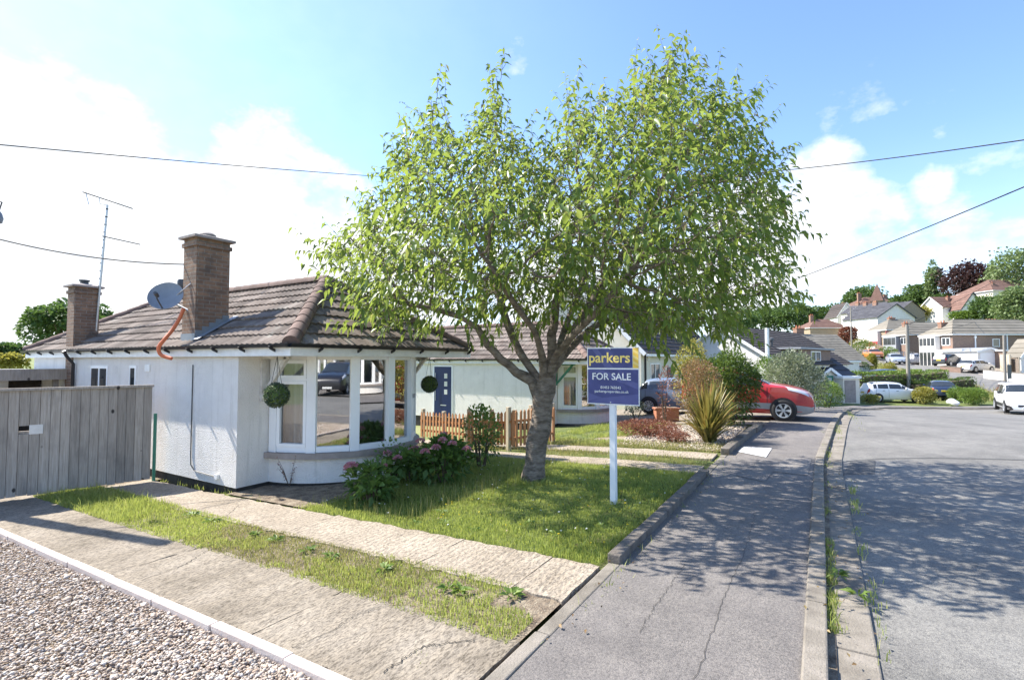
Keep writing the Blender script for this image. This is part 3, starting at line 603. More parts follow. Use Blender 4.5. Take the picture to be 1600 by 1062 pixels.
def half_tiles(mb, a, b, r, seg=.33):
    a, b = Vector(a), Vector(b); L = (b-a).length; d = (b-a)/L; x = d.cross(Vector((0, 0, 1))).normalized(); y = x.cross(d).normalized(); n = int(L/seg)
    for i in range(n+1):
        t0, t1 = i*seg, min((i+1)*seg+.03, L)
        if t1-t0 < .05: continue
        mb.rv = random.random(); p0, p1 = a+d*t0, a+d*t1; m = 9
        ring = lambda p, rr: [p+x*math.cos(math.pi*k/(m-1))*rr+y*(math.sin(math.pi*k/(m-1))*rr-.045) for k in range(m)]
        A, B = ring(p0, r*1.06), ring(p1, r*.96)
        for k in range(m-1): mb.poly([A[k], A[k+1], B[k+1], B[k]][::-1])
        mb.poly(A)
NODES = [-81, -54.75, -28.25, -2, 24.5, 51, 78]
def bungalow(label, loc, rz=0, main=True, simple=False):
    root = thing('bungalow', label, 'bungalow', loc, rz); M = MT
    W, Lh, H = 4.35, 9.6, 2.32
    XC, YC, RB = 2.18, .15, 1.6
    # walls
    b = MB()
    b.box(0, 0, .07, .25, Lh, H); b.box(W-.25, 0, .07, W, Lh, H); b.box(.25, Lh-.25, .07, W-.25, Lh, H)
    b.box(.25, 0, .07, .62, .25, H); b.box(W-.62, 0, .07, W-.25, .25, H)
    n = 28
    for k in range(n):      # curved dwarf wall under the bay
        a0, a1 = R(-86+172*k/n), R(-86+172*(k+1)/n); pt = lambda a, r, z: (XC+r*math.sin(a), YC-r*math.cos(a), z)
        b.poly([pt(a0, RB, .07), pt(a1, RB, .07), pt(a1, RB, .5), pt(a0, RB, .5)])
        b.poly([pt(a1, RB-.2, .07), pt(a0, RB-.2, .07), pt(a0, RB-.2, .5), pt(a1, RB-.2, .5)])
    b.build('wall', M['white'], root)
    b = MB(); b.box(.03, .03, -.4, W-.03, Lh-.03, .068)
    for k in range(n):
        a0, a1 = R(-88+176*k/n), R(-88+176*(k+1)/n)
        b.poly([pt(a0, RB-.03, -.4), pt(a1, RB-.03, -.4), pt(a1, RB-.03, .072), pt(a0, RB-.03, .072)])
    b.build('plinth', M['plinth'], root)
    # room seen through the bay
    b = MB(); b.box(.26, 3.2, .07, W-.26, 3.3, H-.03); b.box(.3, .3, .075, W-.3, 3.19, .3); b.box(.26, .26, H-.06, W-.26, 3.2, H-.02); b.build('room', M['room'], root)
    # sill
    b = MB()
    for k in range(n):
        a0, a1 = R(-90+180*k/n), R(-90+180*(k+1)/n); q = [pt(a0, RB+.1, .5), pt(a1, RB+.1, .5), pt(a1, RB-.22, .5), pt(a0, RB-.22, .5)]
        b.prism(q, (0, 0, .1)); 
    b.build('sill', M['sill'], root, smooth=35)
    # bay window: frame, mullions, panes, opening casement
    z0, z1 = .6, 2.3
    def fp(deg, r=RB-.03): return Vector((XC+r*math.sin(R(deg)), YC-r*math.cos(R(deg)), 0))
    b = MB()
    for i in range(6):
        p, q = fp(NODES[i]), fp(NODES[i+1]); d = (q-p).normalized()
        for za, zb in ((z0, z0+.1), (z1-.07, z1)): 
            m_ = (za+zb)/2; b.bar(p+d*.078+Vector((0, 0, m_)), q-d*.078+Vector((0, 0, m_)), .1, zb-za)
    for i, nd in enumerate(NODES):
        p = fp(nd); tn = Vector((math.cos(R(nd)), math.sin(R(nd)), 0)); nr = Vector((math.sin(R(nd)), -math.cos(R(nd)), 0)); w = .082
        b.prism([p-tn*w-nr*.05, p+tn*w-nr*.05, p+tn*w+nr*.055, p-tn*w+nr*.055], (0, 0, 0)) if False else None
        base = [p-tn*w-nr*.05, p+tn*w-nr*.05, p+tn*w+nr*.055, p-tn*w+nr*.055]
        b.prism([v+Vector((0, 0, z0-.004)) for v in base], (0, 0, z1-z0+.012))
    bay = b.build('bay_window', M['upvc'], root, bevel=.006)
    for i in range(6):
        p, q = fp(NODES[i]), fp(NODES[i+1]); d = (q-p).normalized(); zz = Vector((0, 0, 1)); nr = Vector((d.y, -d.x, 0))
        pb = MB(); p2, q2 = p+d*.078, q-d*.078; o = nr*(-.01)
        if i == 0:
            cs = MB(); p3, q3 = p2+nr*.03, q2+nr*.03
            for za, zb in ((z0+.1, 1.86), (1.9, z1-.07)):
                w = .055
                cs.bar(p3+zz*(za+w/2), q3+zz*(za+w/2), .07, w); cs.bar(p3+zz*(zb-w/2), q3+zz*(zb-w/2), .07, w)
                for e, f in ((p3+d*w/2, 1), (q3-d*w/2, -1)): cs.bar(e+zz*(za+w), e+zz*(zb-w), .07, w, up=d)
            cs.bar(p2+zz*1.88, q2+zz*1.88, .1, .045)
            cw = cs.build('casement', M['upvc'], bay, bevel=.005)
            pb.poly([p2+zz*(z0+.12)+nr*.01, q2+zz*(z0+.12)+nr*.01, q2+zz*1.84+nr*.01, p2+zz*1.84+nr*.01])
            pb.build('window_pane', M['panec'], bay)
            pb = MB(); pb.poly([p2+zz*1.92+nr*.01, q2+zz*1.92+nr*.01, q2+zz*(z1-.09)+nr*.01, p2+zz*(z1-.09)+nr*.01]); pb.build('window_pane', M['panec'], bay)
        else:
            pb.poly([p2+zz*(z0+.09)+o, q2+zz*(z0+.09)+o, q2+zz*(z1-.06)+o, p2+zz*(z1-.06)+o]); pb.build('window_pane', M['pane'], bay)
    # curtain behind the casement
    b = MB(); p, q = fp(-86, RB-.22), fp(-52, RB-.24); L = 60; pr = None
    for k in range(L+1):
        t = k/L; v = p.lerp(q, t)+Vector((math.sin(R(-66)), -math.cos(R(-66)), 0))*.035*math.sin(t*36+1.5*math.sin(t*9))
        if pr is not None: b.poly([pr+Vector((0, 0, .62)), v+Vector((0, 0, .62)), v+Vector((0, 0, 2.26)), pr+Vector((0, 0, 2.26))])
        pr = v
    b.build('curtain', M['curtain'], root, smooth=80)
    b = MB(); p, q = fp(51, RB-.25), fp(84, RB-.3); pr = None
    for k in range(L+1):
        t = k/L; v = p.lerp(q, t)+Vector((math.sin(R(66)), -math.cos(R(66)), 0))*.035*math.sin(t*36+1.5*math.sin(t*9))
        if pr is not None: b.poly([pr+Vector((0, 0, .62)), v+Vector((0, 0, .62)), v+Vector((0, 0, 2.26)), pr+Vector((0, 0, 2.26))])
        pr = v
    b.build('curtain', M['curtain'], root, smooth=80)
    # soffit, fascia
    ex0, ex1, ey0, ey1 = -.1, W+.2, -1.55, Lh+.3; RZ, pitch = 3.94, 0
    b = MB(); b.box(ex0+.03, ey0+.03, H-.004, ex1-.03, ey1-.03, H+.02); b.build('soffit', M['whitep'], root)
    b = MB(); t = .025; fz0, fz1 = H-.03, H+.15
    b.box(ex0, ey0, fz0, ex0+t, ey1, fz1); b.box(ex1-t, ey0, fz0, ex1, ey1, fz1); b.box(ex0+t, ey0, fz0, ex1-t, ey0+t, fz1); b.box(ex0+t, ey1-t, fz0, ex1-t, ey1, fz1); b.build('fascia', M['whitep'], root)
    # gutter and its brackets
    b = MB(); gz = H+.125; go = .055
    corners = [(ex0-go, ey1+go), (ex0-go, ey0-go), (ex1+go, ey0-go), (ex1+go, ey1+go)]
    for (xa, ya), (xb, yb) in zip(corners, corners[1:]):
        d = Vector((xb-xa, yb-ya, 0)).normalized(); x = Vector((-d.y, d.x, 0)); A = Vector((xa, ya, gz)); B = Vector((xb, yb, gz)); m = 7
        for k in range(m):
            u0, u1 = math.pi+math.pi*k/m, math.pi+math.pi*(k+1)/m; f = lambda u, r: x*math.cos(u)*r+Vector((0, 0, math.sin(u)*r+.03))
            b.poly([A+f(u0, .055), B+f(u0, .055), B+f(u1, .055), A+f(u1, .055)]); b.poly([A+f(u1, .048), B+f(u1, .048), B+f(u0, .048), A+f(u0, .048)])
    gut = b.build('gutter', M['black'], root, smooth=40)
    brm = None; spots = [(ex0-.02, y, 0) for y in np.arange(ey0+.35, ey1, .82)]+[(x, ey0-.02, 1) for x in np.arange(ex0+.5, ex1, .8)]
    for x, y, w in spots:
        if brm is None:
            q = MB(); q.prism([(.0, -.012, -.03), (-.1, -.012, .02), (-.12, -.012, .01), (-.085, -.012, -.035), (-.0, -.012, -.075)], (0, .024, 0)); br = q.build('gutter_bracket', M['black'], gut); brm = br
        else:
            br = brm.copy(); COL.objects.link(br); br.parent = gut
        br.location = (x, y, gz-.02); br.rotation_euler.z = R(90) if w else 0
    # roof: four tiled slopes, underlay, hips and ridge
    ez = H+.16; hw = (ex1-ex0)/2; xm = (ex0+ex1)/2; yr0, yr1 = ey0+2.15, ey1-2.375; rise = RZ-ez
    ds = .03 if main else .05
    b = MB(); S = math.hypot(hw, rise); yl = ey1-ey0
    tile_slope(b, (ex0, ey0, ez), (0, 1, 0), (hw, 0, rise), lambda t: t/S*2.15, lambda t: yl-t/S*2.375, S, ds if not simple else .1, .335)
    tile_slope(b, (ex1, ey0, ez), (0, 1, 0), (-hw, 0, rise), lambda t: t/S*2.15, lambda t: yl-t/S*2.375, S, .075, .335)
    F = math.hypot(2.15, rise)
    tile_slope(b, (ex0, ey0, ez), (1, 0, 0), (0, 2.15, rise), lambda t: t/F*hw, lambda t: 2*hw-t/F*hw, F, ds if not simple else .1, .335)
    F2 = math.hypot(2.375, rise)
    tile_slope(b, (ex0, ey1, ez), (1, 0, 0), (0, -2.375, rise), lambda t: t/F2*hw, lambda t: 2*hw-t/F2*hw, F2, .1, .335)
    c = [Vector(q) for q in ((ex0, ey0, ez-.03), (ex1, ey0, ez-.03), (ex1, ey1, ez-.03), (ex0, ey1, ez-.03), (xm, yr0, RZ-.03), (xm, yr1, RZ-.03))]
    for q in ((0, 4, 5, 3), (1, 2, 5, 4), (0, 1, 4), (3, 5, 2)): b.poly([c[i] for i in q][::-1] if q != (0, 1, 4) else [c[i] for i in q])
    roof = b.build('roof', M['tile'], root)
    for nm, p, q in (('hip_tiles', c[0], c[4]), ('hip_tiles', c[1], c[4]), ('hip_tiles', c[3], c[5]), ('hip_tiles', c[2], c[5]), ('ridge_tiles', c[5], c[4])):
        b = MB(); up = Vector((0, 0, .07)); half_tiles(b, p+up, q+up, .125); b.build(nm, M['ridge'], roof, smooth=50)
    # timber brackets under the front overhang
    for x in (.42, W-.42):
        b = MB(); b.box(x-.035, -.065, 1.5, x+.035, -.003, H-.01); b.bar((x, -.05, 1.56), (x, -.72, H-.05), .06, .07); b.box(x-.03, -.8, H-.075, x+.03, -.07, H-.008)
        b.build('eave_bracket', M['brackt'] if main else M['green'], root)
    def swin(y0, y1, za, zb, parts, door=False):
        q = MB(); w = .06; xo = -.012
        q.box(xo, y0, za, .05, y1, za+w); q.box(xo, y0, zb-w, .05, y1, zb)
        yy = np.linspace(y0, y1, parts+1)
        for y in yy: q.box(xo, max(y0, y-w/2), za+w, .05, min(y1, y+w/2+(w/2 if y == y0 else 0)), zb-w)
        o = q.build('window', M['upvc'], root); q = MB(); q.poly([(-.004, y1, za+.03), (-.004, y0, za+.03), (-.004, y0, zb-.03), (-.004, y1, zb-.03)][::1]); q.build('window_pane', M['glass'], o)
    if main:
        swin(5.05, 5.95, .95, 2.1, 2); swin(3.7, 4.0, .2, 2.12, 1)
    # side door
    if not main:
        b = MB(); y0, y1 = 4.55, 5.45; b.box(-.03, y0, .1, .02, y1, 2.16); d = b.build('door', M['blue'], root, bevel=.006)
        b = MB(); b.box(-.02, y0-.07, .07, .03, y0-.003, 2.22); b.box(-.02, y1+.003, .07, .03, y1+.07, 2.22); b.box(-.02, y0-.003, 2.163, .03, y1+.003, 2.22); b.build('door_frame', M['upvc'], root)
        for z in (1.78, 1.45, 1.12):
            q = MB(); q.box(-.034, y0+.2, z-.1, -.02, y0+.36, z+.1); q.build('door_pane', M['light'], d)
        q = MB(); q.tube([(-.07, y1-.1, .75), (-.07, y1-.1, 1.9)], .014); q.build('handle', M['metal'], d)
        q = MB(); q.box(-.036, y0+.25, .55, -.02, y0+.55, .59); q.build('letter_slot', M['metal'], d)
    # chimneys
    def chimney(x0, y0, x1, y1, za, zb, pot, flash=True):
        q = MB(); q.box(x0, y0, za, x1, y1, zb); q.box(x0-.03, y0-.03, zb-.16, x1+.03, y1+.03, zb-.085)
        ch = q.build('chimney', M['brick'], root)
        q = MB(); e = .075; zc = zb
        q.prism([(x0-e, y0-e, zc), (x1+e, y0-e, zc), (x1+e, y1+e, zc), (x0-e, y1+e, zc)], (0, 0, .045)); xm_, ym_ = (x0+x1)/2, (y0+y1)/2
        cc = [(x0-e, y0-e, zc+.045), (x1+e, y0-e, zc+.045), (x1+e, y1+e, zc+.045), (x0-e, y1+e, zc+.045)]; tt = [(xm_-.12, ym_-.12, zc+.1), (xm_+.12, ym_-.12, zc+.1), (xm_+.12, ym_+.12, zc+.1), (xm_-.12, ym_+.12, zc+.1)]
        for i in range(4): q.poly([cc[i], cc[(i+1) % 4], tt[(i+1) % 4], tt[i]])
        q.poly(tt); q.build('chimney_cap', M['sill'], ch)
        q = MB(); 
        if pot: q.lathe([(.0, zc+.09), (.14, zc+.09), (.15, zc+.13), (.1, zc+.17), (0, zc+.18)], 20, (xm_, ym_, 0))
        else: q.lathe([(.08, zc+.08), (.085, zc+.16), (.11, zc+.17), (.11, zc+.2), (0, zc+.2)], 16, (xm_, ym_, 0))
        q.build('chimney_pot', M['sill'] if pot else M['dgrey'], ch, smooth=40)
        if flash:
            q = MB(); zr = lambda x: ez+(x-ex0)/hw*rise
            for i in range(5):
                xa, xb = x0+(x1-x0)*i/5, x0+(x1-x0)*(i+1)/5; q.prism([(xa, y0-.006, zr(xa)-.02), (xb, y0-.006, zr(xb)-.02), (xb, y0-.006, zr(xa)+.2), (xa, y0-.006, zr(xa)+.2)], (0, -.012-.001*i, 0))
            q.box(x0-.012, y0-.02, zr(x0)-.03, x0-.004, y1+.02, zr(x0)+.14)
            q.poly([(x0-.05, y0-.19, zr(x0-.05)+.05), (x1+.1, y0-.19, zr(x1+.1)+.05), (x1+.1, y0-.01, zr(x1+.1)+.06), (x0-.05, y0-.01, zr(x0-.05)+.06)])
            q.build('flashing', M['lead'], ch)
    if main:
        chimney(.08, 1.6, .71, 2.07, 2.2, 4.56, True)
        chimney(-.02, 6.98, .48, 7.4, -.3, 4.02, False, False)
        b = MB(); b.lathe([(.06, 3.7), (.06, 4.22), (.085, 4.23), (.11, 4.28), (.11, 4.42), (.09, 4.47), (0, 4.48)], 14, (xm+.02, 6.7, 0)); b.build('flue', M['dgrey'], root, smooth=40)
        b = MB(); b.tube([(-.26, 6.75, gz), (-.2, 6.78, gz-.12), (-.06, 6.8, gz-.3), (-.05, 6.8, -.2)], .036, 10); b.build('downpipe', M['black'], root, smooth=50)
        b = MB(); b.box(-.02, 3.1, 2.0, -.002, 3.3, 2.14); b.build('vent', M['whitep'], root)
        b = MB(); b.tube([(-.012, 1.45, 2.14), (-.012, 1.45, .5), (-.02, 1.42, .32), (-.012, 1.3, .22), (-.012, .62, .2)], .009, 6); b.build('cable', M['dgrey'], root)
        b = MB(); b.box(-.05, .5, .17, -.003, .58, .25); b.build('junction_box', M['whitep'], root)
        # number plate by the bay
        b = MB(); o = fp(27, RB+.03); tn = Vector((math.cos(R(27)), math.sin(R(27)), 0)); nr = Vector((math.sin(R(27)), -math.cos(R(27)), 0)); b.prism([o-tn*.07+Vector((0, 0, 1.46)), o+tn*.07+Vector((0, 0, 1.46)), o+tn*.07+Vector((0, 0, 1.54)), o-tn*.07+Vector((0, 0, 1.54))], nr*.012); b.build('name_plaque', M['grey'], root)
    return root, ez, gz
GZ1 = -.22
house, EZ, GUTZ = bungalow('white rendered bungalow with brick chimneys and a curved bay window', (4.92, 8.45, GZ1))
house2, _, _ = bungalow('white bungalow behind the tree with a navy side door', (16.52, 8.45, GZ1-.2), 0, False)
# the other side of the street, behind the camera: seen in the bay window's glass
bungalow('pale bungalow across the street mirrored in the bay window', (-11.3, -13.5, .0), math.pi, False, True)
bungalow('second bungalow across the street mirrored in the bay window', (13, -15, .0), math.pi, False, True)
# ---------------------------------------------------------------- leaves, plants
def leaves(name, pos, dirs, L, m, parent=None, wid=.45, droop=.15, rnd=None, loc=None, up=None):
    """folded pointed leaves: base at pos, along dirs"""
    pos = np.asarray(pos, float); d = np.asarray(dirs, float); d = d/np.linalg.norm(d, axis=1)[:, None]; n = len(pos)
    L = np.broadcast_to(np.asarray(L, float), (n,))[:, None]
    u = RNG.normal(0, 1, (n, 3))*.5+np.array([0, 0, 1.0]) if up is None else up
    s = np.cross(d, u); s /= np.linalg.norm(s, axis=1)[:, None]+1e-9; nr = np.cross(s, d); w = L*wid/2; dz = np.array([0, 0, -1.0])
    mid = pos+d*L*.5+dz*L*droop*.25; tip = pos+d*L+dz*L*droop
    lf = pos+d*L*.45+s*w+nr*w*.35; rt = pos+d*L*.45-s*w+nr*w*.35
    V = np.stack([pos, rt, mid, lf, tip], 1).reshape(-1, 3)
    f = np.array([(0, 1, 2), (0, 2, 3), (1, 4, 2), (2, 4, 3)]); Fc = (f[None]+np.arange(n)[:, None, None]*5).reshape(-1, 3)
    r = RNG.random(n) if rnd is None else rnd
    return np_mesh(name, V, Fc, m, parent, np.repeat(r, 5), loc=loc)
def unit(n):
    v = RNG.normal(0, 1, (n, 3)); return v/np.linalg.norm(v, axis=1)[:, None]
def clumpy(n, rad, k, fill=.55, flat=0.0, spread=.3):
    """points and outward directions filling an uneven crown of k clumps inside an ellipsoid"""
    c = unit(k)*(RNG.random((k, 1))**.4)*.72; c[:, 2] = np.where(c[:, 2] < -.6, -c[:, 2]*.3, c[:, 2]); sz = RNG.uniform(.24, .42, k)
    i = RNG.integers(0, k, n); v = unit(n); v[:, 2] = np.where(RNG.random(n) < .5, np.abs(v[:, 2]), v[:, 2]); rr = fill+(1-fill)*RNG.random(n)**.5
    p = c[i]+v*(sz[i]*rr)[:, None]; return p*np.asarray(rad), v, i
def shrub(name, label, loc, rad, n, L, m, wid=.5, k=16, up=.3, group=None, cat='shrub', stems=6, rz=0, spread=1, rndf=None, droop=.2, solid=.45, mul=1.5):
    n = int(n*mul); L = L*1.12; t = thing(name, label, cat, loc, rz, group); rad = np.array(rad, float)
    p, v, i = clumpy(n, rad*1.12, k); s_ = RNG.random(n) < solid; p[s_] = (v*RNG.uniform(.72, .98, (n, 1))*rad)[s_]; p[:, 2] += rad[2]; p[:, 2] = np.maximum(p[:, 2], .02)
    rad = rad*1; d = v*spread+np.array([0, 0, up])+RNG.normal(0, .35, v.shape); ck = RNG.random(k)
    r = np.clip(.55*ck[i]+.45*RNG.random(n)+RNG.normal(0, .06, n), 0, 1)
    leaves('foliage', p, d, L*RNG.uniform(.65, 1.25, n), m, t, wid, droop, r)
    b = MB()
    for q in range(stems):
        a = RNG.uniform(0, 6.28); e = Vector((math.cos(a)*rad[0]*.55, math.sin(a)*rad[1]*.55, rad[2]*RNG.uniform(.9, 1.5))); s = Vector((math.cos(a)*.06, math.sin(a)*.06, -.05))
        b.tube([s, s.lerp(e, .5)+Vector((0, 0, rad[2]*.12)), e], [.018*max(1, rad[2]), .012*max(1, rad[2]), .004], 5)
    b.build('stem', MT['twig'], t); return t
def hedge(name, label, a, b_, wid, h, n, L, m, group=None, cat='hedge', rndf=None):
    """clipped hedge along ground line a-b: leaves over a slightly lumpy box, woody core inside"""
    a, b_ = Vector(a), Vector(b_); ln = (b_-a).length; rz = math.atan2(b_.y-a.y, b_.x-a.x); t = thing(name, label, cat, a, rz, group)
    sl = (b_.z-a.z)/max(ln, .1)
    u = RNG.random(n)*ln; f = RNG.random(n); lum = .07*np.sin(u*2.3)+.05*np.sin(u*5.1+1)
    top = f < .42; y = np.where(top, RNG.uniform(-.5, .5, n)*wid, np.where(f < .74, -.5, .5)*wid*(1+lum)); z = np.where(top, h*(1+lum*.6), h*RNG.random(n)); 
    dep = RNG.random(n)**2*.12; y = y*(1-dep); z = z*(1-dep*.4)
    nrm = np.stack([RNG.normal(0, .4, n), np.where(top, 0, np.sign(y)), np.where(top, 1, .25)], 1)
    p = np.stack([u, y, z+u*sl], 1); ends = RNG.random(n) < .12
    p[ends, 0] = np.where(RNG.random(ends.sum()) < .5, -.04, ln+.04); p[ends, 1] = RNG.uniform(-.5, .5, ends.sum())*wid
    cl = np.sin(u*3.1+z*4)*.25+.5
    leaves('foliage', p, nrm+RNG.normal(0, .45, nrm.shape), L*RNG.uniform(.6, 1.3, n), m, t, .55, .15, np.clip(cl+RNG.normal(0, .22, n), 0, 1))
    q = MB(); w = wid*.36; hh = h*.86
    q.prism([(.08, -w, 0), (ln-.08, -w, sl*ln), (ln-.08, w, sl*ln), (.08, w, 0)], (0, 0, hh)); q.build('twig_core', MT['twig'], t); return t
# ---------------------------------------------------------------- the cherry tree
def cherry():
    base = GP(836, 752); t = thing('cherry_tree', 'leafy cherry tree with a thick forked trunk on the front lawn', 'tree', base)
    D0 = 8.86
    poly = [(502,385),(552,345),(590,305),(622,230),(655,222),(682,150),(708,215),(740,225),(778,125),(800,225),(850,245),(885,170),(930,185),(985,140),(1045,85),(1085,135),(1150,175),(1180,222),(1210,270),(1228,330),(1225,400),(1215,455),(1150,505),(1085,540),(1000,530),(940,520),(885,500),(800,495),(730,505),(650,505),(580,520),(530,450)]
    pp = np.array(poly, float); C = np.array([880, 330.])
    def inside(x, y):
        r = np.zeros(len(x), bool); j = len(pp)-1
        for i in range(len(pp)):
            xi, yi, xj, yj = *pp[i], *pp[j]; c = ((yi > y) != (yj > y)) & (x < (xj-xi)*(y-yi)/(yj-yi+1e-9)+xi); r ^= c; j = i
        return r
    n = 16000; x = RNG.uniform(500, 1240, n); y = RNG.uniform(70, 520, n); k = inside(x, y); x, y = x[k], y[k]
    # distance to the outline in pixels sets how deep the crown is there
    seg = np.concatenate([np.linspace(pp[i], pp[(i+1) % len(pp)], 14, endpoint=False) for i in range(len(pp))])
    dist = np.sqrt(((np.stack([x, y], 1)[:, None]-seg[None])**2).sum(-1)).min(1); dm = dist.max()
    half = 3.3*np.sqrt(1-(1-np.clip(dist/dm, 0, 1))**2)
    dep = RNG.uniform(-1, 1, len(x)); dep = np.sign(dep)*np.abs(dep)**.8
    keep = RNG.random(len(x)) < .25+.75*half/3.3; xx, yy, zz = x/95, y/95, dep*half*1.35
    gap = np.sin(xx*2.1+1.3*np.sin(yy*1.7+zz))*np.sin(yy*2.3+1.1*np.sin(zz*1.9+xx))*np.sin(zz*2.0+1.2*np.sin(xx*1.6+yy)+.7); keep &= (gap > -.16) | (RNG.random(len(x)) < .16); x, y, half, dep = x[keep], y[keep], half[keep], dep[keep]
    A = np.array([P(a, b, D0+h*q) for a, b, h, q in zip(x, y, half, dep)])
    for (xa, ya), (xb, yb) in (((720,240),(684,112)), ((765,200),(790,95)), ((1040,170),(1056,66)), ((985,190),(991,108)), ((1130,220),(1152,145)), ((1170,250),(1190,158)), ((1200,300),(1240,238)), ((1200,340),(1250,318)), ((1195,430),(1243,470)), ((640,270),(636,190)), ((600,330),(590,300)), ((570,370),(497,372)), ((880,210),(893,140)), ((930,210),(938,150)), ((580,480),(545,520)), ((700,470),(620,500)), ((1090,490),(1120,535)), ((1010,500),(1030,535))):
        D_ = D0+RNG.uniform(-.9, .9); A = np.concatenate([A, [P(xa+(xb-xa)*f, ya+(yb-ya)*f, D_) for f in np.linspace(0, 1, 14)]])
    A = A[A[:, 2] > 2.2]
    nodes, par = [], []
    def chain(pts, start=None, lr=.07):
        p0 = start; q = resample([tuple(P(*p)) for p in pts], max(4, int(sum((P(*pts[i])-P(*pts[i+1])).length for i in range(len(pts)-1))/.16)))
        cs = len(nodes)
        for v in q:
            nodes.append(np.array(v)); par.append(-1 if p0 is None else p0); p0 = len(nodes)-1
        if start is not None:
            for k in range(cs, len(nodes)): CHN[k] = lr*(1-.78*((k-cs)/(len(nodes)-cs))**.8)
        return p0
    CHN = {}
    chain([(834,760,D0),(838,700,D0),(848,645,D0),(851,606,D0)]); fork = len(nodes)-1
    lo = max(0, fork-2)
    chain([(832,596,D0),(805,580,8.75),(768,548,8.65),(742,505,8.55),(700,488,8.5),(640,476,8.4)], lo, .1)
    chain([(836,585,8.9),(812,552,9.0),(790,500,9.2),(772,430,9.3),(758,340,9.3)], fork)
    m1 = chain([(858,585,8.86),(862,545,8.8),(866,490,8.7),(880,420,8.6),(905,330,8.5)], fork, .105)
    chain([(868,572,8.9),(890,545,9.1),(925,510,9.4),(1000,485,9.7),(1090,460,9.9)], fork)
    chain([(868,560,9.0),(880,520,9.6),(900,470,10.2),(925,400,10.6)], fork)
    chain([(868,556,8.7),(896,522,8.1),(940,480,7.6),(990,420,7.3)], fork)
    chain([(848,560,8.7),(838,520,8.1),(800,470,7.5),(770,420,7.1)], fork)
    chain([(880,545,8.9),(905,500,8.9),(960,420,8.9),(1020,320,8.9)], fork)
    nA = len(A); N = np.array(nodes); d2 = ((A[:, None]-N[None])**2).sum(-1); nn = d2.argmin(1); nd = np.sqrt(d2.min(1)); alive = np.ones(nA, bool)
    step, infl, kill = .14, 2.4, .19
    for it in range(90):
        act = alive & (nd < infl)
        if not act.any(): break
        ids = np.unique(nn[act]); new = []
        for i in ids:
            s = A[act & (nn == i)]-nodes[i]; s = (s/np.linalg.norm(s, axis=1)[:, None]).mean(0); l = np.linalg.norm(s)
            if l < .15: s = RNG.normal(0, 1, 3); l = np.linalg.norm(s)
            v = s/l+RNG.normal(0, .16, 3)+np.array([0, 0, .06]); v /= np.linalg.norm(v)
            new.append((nodes[i]+v*step, i))
        b0 = len(nodes)
        for p, i in new: nodes.append(p); par.append(int(i))
        NP_ = np.array([p for p, _ in new]); dd = np.sqrt(((A[:, None]-NP_[None])**2).sum(-1)); m = dd.argmin(1); md = dd.min(1); up = md < nd
        nn[up] = b0+m[up]; nd[up] = md[up]; alive &= nd > kill
        if len(nodes) > 9000: break
    N = np.array(nodes); par = np.array(par); ch = [[] for _ in N]
    for i, p in enumerate(par):
        if p >= 0: ch[p].append(i)
    rad = np.zeros(len(N)); E = 2.35
    order = np.argsort(-np.arange(len(N)))
    acc = np.zeros(len(N))
    for i in order:
        rad[i] = acc[i]**(1/E) if acc[i] > 0 else .0048
        if par[i] >= 0: acc[par[i]] += rad[i]**E
    sc = .215/rad[fork-2]; rad = np.where(rad > .012, rad*min(1.3, max(.7, sc)), rad)
    zr = N[:, 2]-base.z
    for i in range(fork+1): rad[i] = .178+.055*max(0, 1-zr[i]/.35)**1.5+.05*max(0, (zr[i]-1.35)/.4)
    for k, v in CHN.items(): rad[k] = max(rad[k], v)
    mb = MB(); Bv = np.array(base); done = set()
    def emit(start, prev):
        stack = [(start, prev)]
        while stack:
            s, pv = stack.pop(); pts, rs = ([], []) if pv is None else ([N[pv]], [min(rad[pv], rad[s]*1.25)])
            i = s
            while True:
                pts.append(N[i]); rs.append(rad[i])
                if not ch[i]: break
                c = sorted(ch[i], key=lambda k: -rad[k])
                for o in c[1:]: stack.append((o, i))
                i = c[0]
            if len(pts) > 1:
                q = [Vector(p-Bv) for p in pts]; big = max(rs)
                if big > .1:
                    q = [p+Vector(RNG.normal(0, .012, 3)) for p in q]; rs = [r*RNG.uniform(.93, 1.08) for r in rs]
                mb.tube(q, rs, 14 if big > .15 else 9 if big > .05 else 5 if big > .015 else 4)
    emit(0, None)
    tr = mb.build('trunk', MT['bark'], t, smooth=60)
    # cut limb scars on the trunk
    # leafy shoots
    LP, LD, LL, LR = [], [], [], []; tw = MB(); Cc = np.array(P(880, 400, D0)); crown_top = N[:, 2].max()
    thin = np.where((rad < .016))[0]
    for i in thin:
        tip = not ch[i]
        if not tip and RNG.random() > .72: continue
        pd = N[i]-N[par[i]] if par[i] >= 0 else np.array([0, 0, 1.]); pd /= np.linalg.norm(pd); o = N[i]-Cc; o /= np.linalg.norm(o)
        high = (N[i, 2]-2.2)/5
        d0 = pd*.55+o*.45+np.array([0, 0, .25+.5*high])+RNG.normal(0, .38, 3); d0 /= np.linalg.norm(d0)
        pc = N[i]-np.array([0, 0, CAMZ]); Dp = pc[0]*CY+pc[1]*SY; qx = 800+FPX*(pc[0]*SY-pc[1]*CY)/Dp; qy = 563-FPX*pc[2]/Dp; near = tip and np.sqrt(((seg-[qx, qy])**2).sum(1)).min() < 55
        L = RNG.uniform(.2, .44) if not (near and RNG.random() < .6) else RNG.uniform(.45, .8); m = max(3, int(L/.058)); p = N[i].copy(); d = d0.copy(); pts = [p.copy()]; hue = np.clip(RNG.normal(.42, .17), 0, .8); side = 1
        a0 = RNG.uniform(0, 6.28); bx = np.cross(d, [0, 0, 1.]); bx /= np.linalg.norm(bx)+1e-9; by = np.cross(bx, d)
